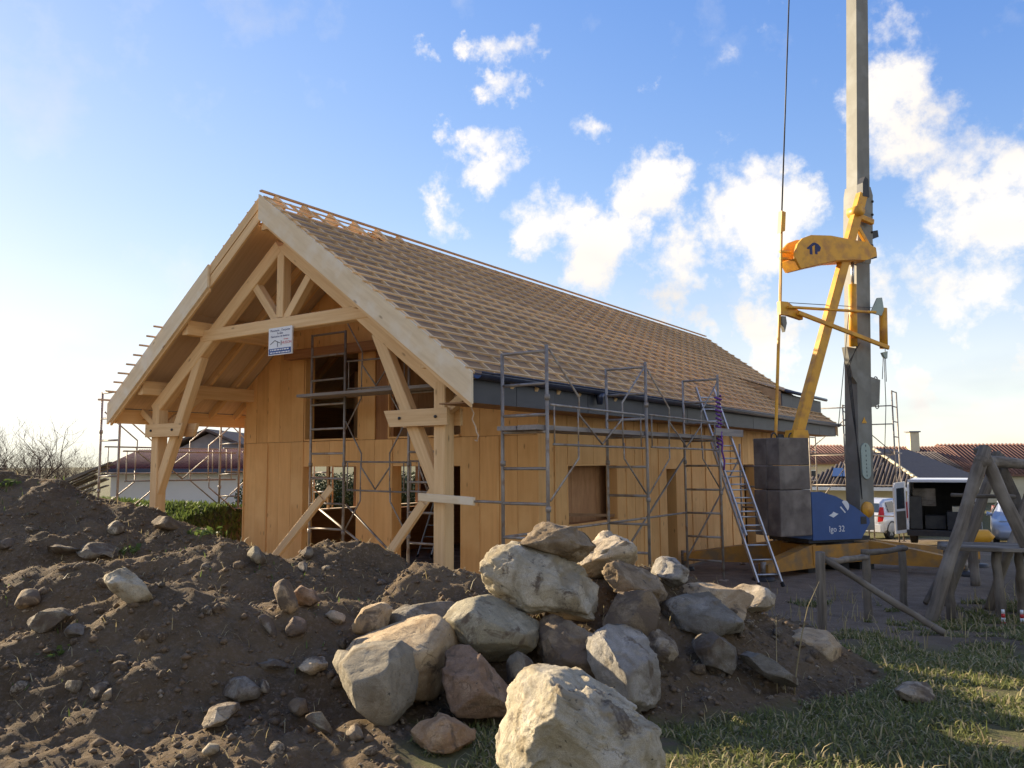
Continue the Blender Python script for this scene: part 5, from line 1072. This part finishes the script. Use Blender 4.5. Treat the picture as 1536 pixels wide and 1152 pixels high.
def gable_house(px0, px1, yr, ye, d, dep, mat_, wall_m, label, name='gable_house', zbase=-2.5, rows=0, chim=None, win=2):
    a = at(px0, ye, d); b = at(px1, ye, d); ze = a[2]; zr_ = at(px0, yr, d+dep/2)[2]
    a = Vector((a[0], a[1], ze)); b = Vector((b[0], b[1], ze)); ux = (b-a).normalized(); bk = Vector((-ux.y, ux.x, 0)); 
    if bk.dot(VB3) < 0: bk = -bk
    l = (b-a).length; t = thing(name, (a+b)/2+Vector((0, 0, zbase-ze)), label, 'house')
    up = Vector((0, 0, zr_-ze)); r0 = a+bk*dep/2+up; r1 = b+bk*dep/2+up; th = Vector((0, 0, -.15))
    mesh_obj('roof', [a, b, r1, r0, a+bk*dep, b+bk*dep]+[q+th for q in (a, b, r1, r0, a+bk*dep, b+bk*dep)], [(0, 1, 2, 3), (3, 2, 5, 4), (7, 6, 9, 8), (8, 9, 10, 11), (0, 6, 7, 1), (4, 5, 11, 10), (1, 7, 8, 2), (2, 8, 11, 5), (3, 9, 6, 0), (4, 10, 9, 3)], mat_, t)
    for i in range(rows):
        u = (i+.5)/rows; MB().tube([a.lerp(b, u)+Vector((0, 0, .02)), r0.lerp(r1, u)+Vector((0, 0, .02))], l/rows*.33, 6).build('tile_row', mat_, t, True)
    i0 = a+ux*.3+bk*.35; i1 = b-ux*.3+bk*.35; j0 = a+ux*.3+bk*(dep-.35); j1 = b-ux*.3+bk*(dep-.35); m0 = a+ux*.3+bk*dep/2+up*.93; m1 = b-ux*.3+bk*dep/2+up*.93
    Zb = lambda q: Vector((q.x, q.y, zbase)); lo = Vector((0, 0, -.05))
    mesh_obj('wall', [Zb(i0), Zb(i1), Zb(j1), Zb(j0), i0+lo, i1+lo, j1+lo, j0+lo, m0, m1], [(0, 1, 5, 4), (1, 2, 6, 9, 5), (2, 3, 7, 6), (3, 0, 4, 8, 7)], wall_m, t)
    for k in range(win):
        c = i0.lerp(i1, (k+.6)/(win+.2))-bk*.012; z0 = max(zbase+.9, ze-1.6)
        f = box_at('window', c, ux, bk, .9, .05, z0, ze-.55, M_rwhite, t); box_at('pane', c-bk*.03, ux, bk, .74, .03, z0+.08, ze-.63, M_glass, f)
    if chim:
        c = a.lerp(b, chim)+bk*dep*.42+up*.8; ch = box_at('chimney', c, ux, bk, .7, .7, c.z-.5, c.z+1.5, M_render, t); box_at('chimney_cap', c, ux, bk, .9, .9, c.z+1.5, c.z+1.6, M_rgrey, ch)
    return t
def box_at(name, c, ux, bk, w, dp, z0, z1, mat_, parent):
    a = c-ux*w/2-bk*dp/2; b = c+ux*w/2-bk*dp/2; e = c+ux*w/2+bk*dp/2; g = c-ux*w/2+bk*dp/2
    v = [Vector((q.x, q.y, z)) for z in (z0, z1) for q in (a, b, e, g)]
    return mesh_obj(name, v, [(3, 2, 1, 0), (4, 5, 6, 7), (0, 1, 5, 4), (1, 2, 6, 5), (2, 3, 7, 6), (3, 0, 4, 7)], mat_, parent)
gable_house(1185, 1300, 669, 694, 62, 9, M_tilered, M_render, 'distant house with a brown red roof seen through the far scaffold', rows=22)
gable_house(1335, 1470, 671, 706, 60, 9, M_tilered, M_render, 'distant red roofed house with a tall cream chimney', rows=26, chim=.55)
gable_house(1455, 1640, 667, 712, 64, 10, M_tilered, M_render, 'large distant orange red roof behind the log frame', rows=30)
gable_house(1383, 1445, 679, 703, 56, 7, M_tiledark, M_render, 'small brown roofed house below the distant red roofs', rows=12)
wb = gable_house(150, 385, 676, 703, 34, 7, M_tilemar, M_rwhite, 'long low white building with a maroon tiled roof beyond the porch', 'white_building', -1.0, 60, win=0)
a = at(150, 706, 33.9); b = at(385, 706, 33.9); beam('gutter', a, b, .14, .16, M_gutter, wb)
# grey block gable end behind
def grey_house():
    c = at(312, 700, 42); ux = VA3; bk = VB3; t = thing('grey_block_house', (c[0], c[1], -1), 'unrendered grey block house gable with dark eaves behind the white building', 'house'); C_ = Vector((c[0], c[1], 0))
    for nm, poly, th, m, off in (('gable_wall', [(-1.9, -1), (2.6, -1), (2.6, 2.8), (0, 3.85), (-1.9, 2.9)], 6, M_rgrey, 3.0),): prism(nm, poly, C_+bk*off, ux, (0, 0, 1), th, m, t)
    for s in (-1, 1):
        x1 = -2.3 if s < 0 else 3.1; p0 = C_+Vector((0, 0, 4.02))+bk*3; p1 = C_+ux*x1+Vector((0, 0, 4.02-abs(x1)*.42))+bk*3
        beam('roof_slope', p0, p1, 7, .12, M_tiledark, t, (0, 0, 1), 0)
    box_at('window', C_+ux*1.2-bk*.02, ux, bk, .8, .1, 1.6, 2.5, M_rwhite, t)
grey_house()
# stack of weathered boards and thatch-like pile left of the scaffold
def board_pile():
    c = at(122, 700, 24); t = thing('board_pile', (c[0], c[1], .9), 'stack of old brown boards leaning by the leafless shrubs', 'boards'); r_ = random.Random(3)
    for i in range(16):
        o = Vector((c[0], c[1], 0))+VB3*r_.uniform(-.4, .4)+Vector((0, 0, .05*i)); beam('board', o-VA3*1.2+Vector((0, 0, .85+r_.uniform(-.05, .05))), o+VA3*r_.uniform(.2, .9)+Vector((0, 0, 1.55+r_.uniform(-.1, .1))), .16, .035, M_log, t)
board_pile()

# ------------------------------------------------------------------ vehicles
def wheel(t, M, x, y, r_, w):
    s = 1 if y > 0 else -1
    P = lambda dy: M @ Vector((x, y+s*dy, r_))
    prof = [(.0, r_*.62), (-.0, r_*.90), (.02, r_), (w-.02, r_), (w, r_*.90), (w, r_*.62)]
    v = []; f = []; n = 24
    for (dy, rr) in prof:
        for k in range(n): a = 2*math.pi*k/n; v.append(M @ Vector((x+rr*math.cos(a), y-s*dy+s*.0, r_+rr*math.sin(a))))
    for i in range(len(prof)-1):
        for k in range(n): f.append((i*n+k, i*n+(k+1) % n, (i+1)*n+(k+1) % n, (i+1)*n+k))
    wo = mesh_obj('wheel', v, f, M_rubber, t, True, M @ Vector((x, y, r_)))
    v = [M @ Vector((x+r_*.62*math.cos(2*math.pi*k/n), y-s*.02, r_+r_*.62*math.sin(2*math.pi*k/n))) for k in range(n)]; mesh_obj('rim_back', v, [tuple(range(n))], M_dark, wo)
    rm = MB()
    for k in range(6):
        a = 2*math.pi*k/6; d = Vector((math.cos(a), 0, math.sin(a))); e = Vector((-math.sin(a), 0, math.cos(a)))
        q = [Vector((x, y-s*.005, r_))+d*r_*.06+e*r_*.09, Vector((x, y-s*.005, r_))+d*r_*.60+e*r_*.13, Vector((x, y-s*.005, r_))+d*r_*.60-e*r_*.13, Vector((x, y-s*.005, r_))+d*r_*.06-e*r_*.09]
        rm.add([M @ p for p in q]+[M @ (p-Vector((0, s*.02, 0))) for p in q], [(0, 1, 2, 3), (7, 6, 5, 4), (0, 4, 5, 1), (1, 5, 6, 2), (2, 6, 7, 3), (3, 7, 4, 0)])
    rm.build('rim', M_alu, wo)
def car(px, d, phi, body_m, label, L_=3.8, W=1.66, H=1.5):
    q = at(px, 697, d); z = hz(q[0], q[1]); fwd = (VB3*math.cos(phi)+VA3*math.sin(phi)).normalized(); lf = Vector((-fwd.y, fwd.x, 0))
    M = Matrix((fwd, lf, Vector((0, 0, 1)))).transposed().to_4x4(); M.translation = Vector((q[0], q[1], z)); t = thing('parked_car', M.translation, label, 'car')
    # side profile rings, x from rear (0) to front; each: x, z_bottom, half width low, z belt, z top, half width top
    st = [(0.00, .42, .62, .62, .66, .60), (.04, .30, .74, .86, .92, .70), (.12, .26, .80, .95, 1.05, .70), (.35, .24, .83, .98, 1.38, .60), (.62, .22, .83, .98, 1.49, .58), (1.3, .20, .83, .97, 1.52, .58), (2.0, .20, .83, .95, 1.46, .57), (2.75, .22, .83, .93, 1.00, .66), (3.3, .24, .80, .82, .86, .66), (3.65, .28, .72, .70, .72, .60), (3.78, .36, .60, .56, .58, .55)]
    v = []; f = []; n = 8
    for (x, zb, wl, zb2, zt, wt) in st:
        zt = zt*H/1.5
        for (yy, zz) in ((wl*.9, zb), (wl, zb+.12), (wl, (zb+zb2)/2+.1), (wl*.985, zb2), (-wl*.985, zb2), (-wl, (zb+zb2)/2+.1), (-wl, zb+.12), (-wl*.9, zb)): v.append(M @ Vector((x, yy, zz)))
    for i in range(len(st)-1):
        for k in range(n): f.append((i*n+k, i*n+(k+1) % n, (i+1)*n+(k+1) % n, (i+1)*n+k))
    f += [tuple(range(n))[::-1], tuple(range((len(st)-1)*n, len(st)*n))]
    bo = mesh_obj('body', v, f, body_m, t, True, M.translation)
    g = [s for s in st if s[4]-s[3] > .03]; v = []; f = []
    for (x, zb, wl, zb2, zt, wt) in g:
        for (yy, zz) in ((wl*.97, zb2-.01), (wt, zt-.06), (wt*.85, zt), (-wt*.85, zt), (-wt, zt-.06), (-wl*.97, zb2-.01)): v.append(M @ Vector((x, yy, zz)))
    for i in range(len(g)-1):
        for k in range(5): f.append((i*6+k, i*6+k+1, (i+1)*6+k+1, (i+1)*6+k))
    f += [tuple(range(6))[::-1], tuple(range((len(g)-1)*6, len(g)*6))]
    cb = mesh_obj('cabin', v, f, body_m, t, False, M.translation)
    for s in (-1, 1):
        for x0, x1 in ((.42, 1.12), (1.18, 2.05)):
            pts = [(x0+.05, .80, 1.02), (x1, .80, 1.02), (x1-.02, .60, 1.40), (x0+.1, .60, 1.40)] if x0 > 1 else [(x0+.02, .80, 1.03), (x1, .80, 1.02), (x1, .605, 1.41), (x0+.16, .61, 1.38)]
            o = Vector((0, s*.012, .004)); mesh_obj('side_window', [M @ (Vector((a, s*b, c))+o) for a, b, c in pts], [(0, 1, 2, 3)], M_glass, cb)
        tv = [(.0, .60, .66), (.02, .80, .70), (.10, .82, .95), (.18, .76, 1.22), (.12, .64, 1.22), (.02, .62, .92)]; mesh_obj('tail_light', [M @ (Vector((a-.03, s*b*1.01, c))) for a, b, c in tv], [tuple(range(6)), ], M_tail, t)
        tube('wing_mirror', [M @ Vector((2.2, s*.78, 1.0)), M @ Vector((2.22, s*.95, 1.03))], [.05, .08], body_m, t, 8)
        wheel(t, M, .62, s*.80, .30, .19); wheel(t, M, 3.05, s*.80, .30, .19)
        tube('wheel_arch', [M @ Vector((.62+.36*math.cos(a), s*.815, .30+.36*math.sin(a))) for a in [math.pi*k/10 for k in range(11)]], .035, M_dark, t, 6)
    mesh_obj('rear_window', [M @ Vector(q) for q in ((.09, .60, 1.02), (.09, -.60, 1.02), (.30, -.52, 1.35), (.30, .52, 1.35))], [(0, 1, 2, 3)], M_glass, cb)
    mb = MB(); mb.add([M @ Vector(q) for q in [(-.06, -.72, .30), (.1, -.78, .28), (.1, .78, .28), (-.06, .72, .30), (-.06, -.72, .56), (.1, -.78, .60), (.1, .78, .60), (-.06, .72, .56)]], [(3, 2, 1, 0), (4, 5, 6, 7), (0, 1, 5, 4), (1, 2, 6, 5), (2, 3, 7, 6), (3, 0, 4, 7)]); mb.build('rear_bumper', body_m, t)
    mesh_obj('number_plate', [M @ Vector(q) for q in ((-.066, -.26, .40), (-.066, .26, .40), (-.066, .26, .51), (-.066, -.26, .51))], [(3, 2, 1, 0)], M_white, t)
    return t
car(1290, 31.5, R(52), M_carwhite, 'silver white hatchback parked beside the van with a red tail lamp')
car(1520, 30, R(-150), M_carblue, 'pale blue car standing beyond the van and log frame', H=1.5)
def van():
    q = at(1405, 697, 25.3); z = hz(q[0], q[1]); phi = R(29); fwd = (VB3*math.cos(phi)+VA3*math.sin(phi)).normalized(); lf = Vector((-fwd.y, fwd.x, 0))
    M = Matrix((fwd, lf, Vector((0, 0, 1)))).transposed().to_4x4(); M.translation = Vector((q[0], q[1], z)); t = thing('delivery_van', M.translation, 'white van with its rear doors open on a dark loaded interior', 'van')
    V = lambda *a: M @ Vector(a)
    prof = [(0, .38), (0, 1.90), (.10, 2.02), (3.1, 2.02), (3.45, 1.90), (4.05, 1.22), (4.75, 1.0), (4.85, .6), (4.8, .36)]
    for s in (-1, 1):
        poly = [V(x, s*(.93 if zz < 1.3 else .93-.12*(zz-1.3)), zz) for x, zz in prof]; inn = [V(x, s*(.88 if zz < 1.3 else .88-.12*(zz-1.3)), zz) for x, zz in prof]
        n = len(prof); mesh_obj('side_panel', poly+inn, [tuple(range(n))[::s], tuple(range(n, 2*n))[::-s]]+[(i, (i+1) % n, n+(i+1) % n, n+i) for i in range(n)], M_vanw, t)
        mesh_obj('side_window', [V(2.75, s*.945, 1.15), V(3.55, s*.945, 1.15), V(3.35, s*.90, 1.70), V(2.75, s*.90, 1.70)], [(0, 1, 2, 3)], M_glass, t)
        beam('side_trim', V(.3, s*.945, .72), V(4.2, s*.945, .72), .02, .10, M_dark, t); tube('wing_mirror', [V(3.5, s*.95, 1.2), V(3.52, s*1.1, 1.28)], [.05, .11], M_dark, t, 8)
        beam('door_handle', V(2.45, s*.95, 1.0), V(2.62, s*.95, 1.0), .03, .04, M_dark, t)
        wheel(t, M, .95, s*.90, .33, .22); wheel(t, M, 3.95, s*.90, .33, .22)
        # rear door swung wide open
        a = R(100) if s > 0 else R(70); hx = V(-.02, s*.90, 0); dr = (lf*s*math.cos(R(20 if s > 0 else 60))-fwd*math.sin(R(20 if s > 0 else 60)))
        dr = (-fwd*math.cos(R(20))+lf*s*math.sin(R(20))) if s > 0 else (fwd*math.cos(R(8))+lf*s*math.sin(R(8)))
        off = Vector((0, 0, z)); pl = prism('rear_door', [(0, .40), (.80, .40), (.80, 1.80), (.72, 1.95), (0, 1.98)], V(-.03, s*(.93 if s > 0 else 1.0), 0), dr, (0, 0, 1), .05, M_vanw, t)
        pp = Vector(V(-.03, s*(.93 if s > 0 else 1.0), 0)); nn_ = dr.cross(Vector((0, 0, 1))); prism('door_glass', [(.12, 1.15), (.68, 1.15), (.66, 1.78), (.12, 1.80)], pp, dr, (0, 0, 1), .056, M_glass, pl); prism('door_lining', [(.08, .5), (.72, .5), (.72, 1.08), (.08, 1.08)], pp, dr, (0, 0, 1), .056, M_vdark, pl)
    def slab(nm, pts, m, th=.04):
        P_ = [V(*p) for p in pts]; nr = (P_[1]-P_[0]).cross(P_[2]-P_[0]).normalized()*th; mesh_obj(nm, P_+[p+nr for p in P_], [(3, 2, 1, 0), (4, 5, 6, 7), (0, 1, 5, 4), (1, 2, 6, 5), (2, 3, 7, 6), (3, 0, 4, 7)], m, t)
    slab('roof', [(.0, .83, 1.98), (.0, -.83, 1.98), (3.2, -.83, 2.0), (3.2, .83, 2.0)], M_vanw); slab('floor', [(.0, .87, .46), (3.0, .87, .46), (3.0, -.87, .46), (0, -.87, .46)], M_vdark)
    slab('bulkhead', [(2.4, .86, .5), (2.4, -.86, .5), (2.4, -.80, 1.95), (2.4, .80, 1.95)], M_vdark); slab('windscreen', [(4.1, .85, 1.2), (4.1, -.85, 1.2), (3.42, -.8, 1.92), (3.42, .8, 1.92)], M_glass, .02)
    slab('bonnet', [(4.05, .9, 1.2), (4.8, .88, .95), (4.8, -.88, .95), (4.05, -.9, 1.2)], M_vanw); slab('front', [(4.8, .9, .4), (4.8, -.9, .4), (4.8, -.9, .98), (4.8, .9, .98)], M_vanw)
    beam('rear_bumper', V(-.06, .92, .40), V(-.06, -.92, .40), .14, .18, M_dark, t); beam('roof_rail', V(0, .84, 2.0), V(0, -.84, 2.0), .05, .08, M_vanw, t)
    for s in (-1, 1): beam('tail_light', V(-.01, s*.905, .85), V(-.01, s*.905, 1.35), .06, .10, M_tail, t)
    # load and shelving inside
    def lump(nm, lo, hi, m): 
        mb = MB().box(lo, hi); mb.v = [M @ p for p in mb.v]; mb.build(nm, m, t)
    lump('shelving', (.3, .50, .5), (2.3, .84, 1.5), M_vdark); lump('load_crate', (.25, -.75, .5), (1.0, -.2, 1.05), M_dark); lump('load_crate', (.5, -.15, .5), (1.2, .42, .9), M_vdark); lump('load_board', (.6, .1, 1.2), (.66, .75, 1.75), M_log); lump('load_sheet', (.35, -.8, 1.05), (.9, -.35, 1.2), M_render)
van()

# ------------------------------------------------------------------ fence and log frame
def log(name, a, b, r_, parent, seed, n=7):
    r2 = random.Random(seed); a = Vector(a); b = Vector(b); M, l = frame(a, b)
    pts = [(-l/2+l*k/n, r2.gauss(0, r_*.10), r2.gauss(0, r_*.10)) for k in range(n+1)]; rs = [r_*r2.uniform(.9, 1.08) for _ in pts]
    v, f = tube_data(pts, rs, 10); return link(name, md(v, f, M_log, True), M, parent)
def G(px, py, d): q = at(px, py, d); return Vector((q[0], q[1], q[2]))
def onground(q, s=.05): return Vector((q.x, q.y, hz(q.x, q.y)-s))
def fence():
    t = thing('wooden_fence', onground(G(1229, 900, 9.5), 0), 'weathered broken wooden fence with a fallen slanting rail', 'fence')
    for i, (px, py, d) in enumerate(((1229, 828, 9.5), (1298, 824, 11.2), (1352, 818, 12.2))):
        a = G(px, py, d); p_ = log('post', onground(a, .2), a, .055, t, 60+i)
    log('rail', G(1234, 836, 9.5), onground(G(1425, 938, 9.3), .02), .042, t, 70); log('rail', G(1240, 842, 9.7), G(1300, 836, 11.1), .04, t, 71); log('rail', G(1296, 830, 11.1), G(1358, 822, 12.2), .042, t, 72)
    log('rail', onground(G(1385, 850, 12.4), -.02), G(1430, 815, 12.8), .035, t, 73)
fence()
def swing():
    t = thing('log_frame', onground(G(1480, 880, 11), 0), 'weathered log A frame with a plank platform beside the lawn', 'frame')
    ap = G(1476, 684, 11.0); ap2 = G(1500, 690, 12.4)
    log('leg', onground(G(1386, 895, 10.6), .1), ap+Vector((.03, 0, .12)), .085, t, 80); log('leg', onground(G(1408, 880, 12.2), .1), ap2+Vector((0, 0, .10)), .08, t, 81)
    log('leg', onground(G(1600, 930, 10.8), .1), ap+Vector((-.06, .06, .12)), .09, t, 82); log('leg', onground(G(1588, 900, 12.2), .1), ap2+Vector((-.05, 0, .12)), .085, t, 83)
    log('top_beam', G(1470, 690, 10.9), G(1640, 706, 17), .085, t, 84)
    log('cross_bar', G(1428, 743, 11.2), G(1522, 745, 11.4), .03, t, 85)
    for k in range(5): beam('platform_plank', G(1412, 822-1.6*k, 10.9+.25*k), G(1580, 826-1.8*k, 10.9+.25*k), .22, .05, M_log, t)
    for i, (px, d) in enumerate(((1422, 11), (1495, 11), (1528, 11.6))): a = G(px, 826, d); log('platform_post', onground(a, .1), a, .06, t, 90+i)
    log('brace_pole', onground(G(1478, 830, 12), .0), G(1556, 705, 12.2), .07, t, 94)
swing()
def marker(px, d):
    q = onground(G(px, 880, d), 0); t = thing('marker_post', q, 'short red and white banded marker post under the log platform', 'post', 'marker posts')
    for k in range(4): tube('band', [q+Vector((0, 0, .05*k-.02)), q+Vector((0, 0, .05*k+.03))], .026-.002*k, M_red if k % 2 == 0 else M_white, t, 10)
    tube('foot', [q+Vector((0, 0, -.03)), q+Vector((0, 0, .012))], [.06, .05], M_rubber, t, 10)
marker(1502, 10.4); marker(1530, 10.4)
q = G(1459, 805, 14.5); pz = thing('yellow_drum', onground(q, 0), 'yellow plastic drum lying behind the log frame', 'drum')
tube('shell', [q-VA3*.27+VB3*.1-Vector((0, 0, -.05)), q-VA3*.22+VB3*.08, q+VA3*.22-VB3*.08, q+VA3*.27-VB3*.1-Vector((0, 0, .05))], [.09, .13, .13, .09], M_yel, pz, 14)
log('stand', onground(q, .02), q-Vector((0, 0, .05)), .08, pz, 99)
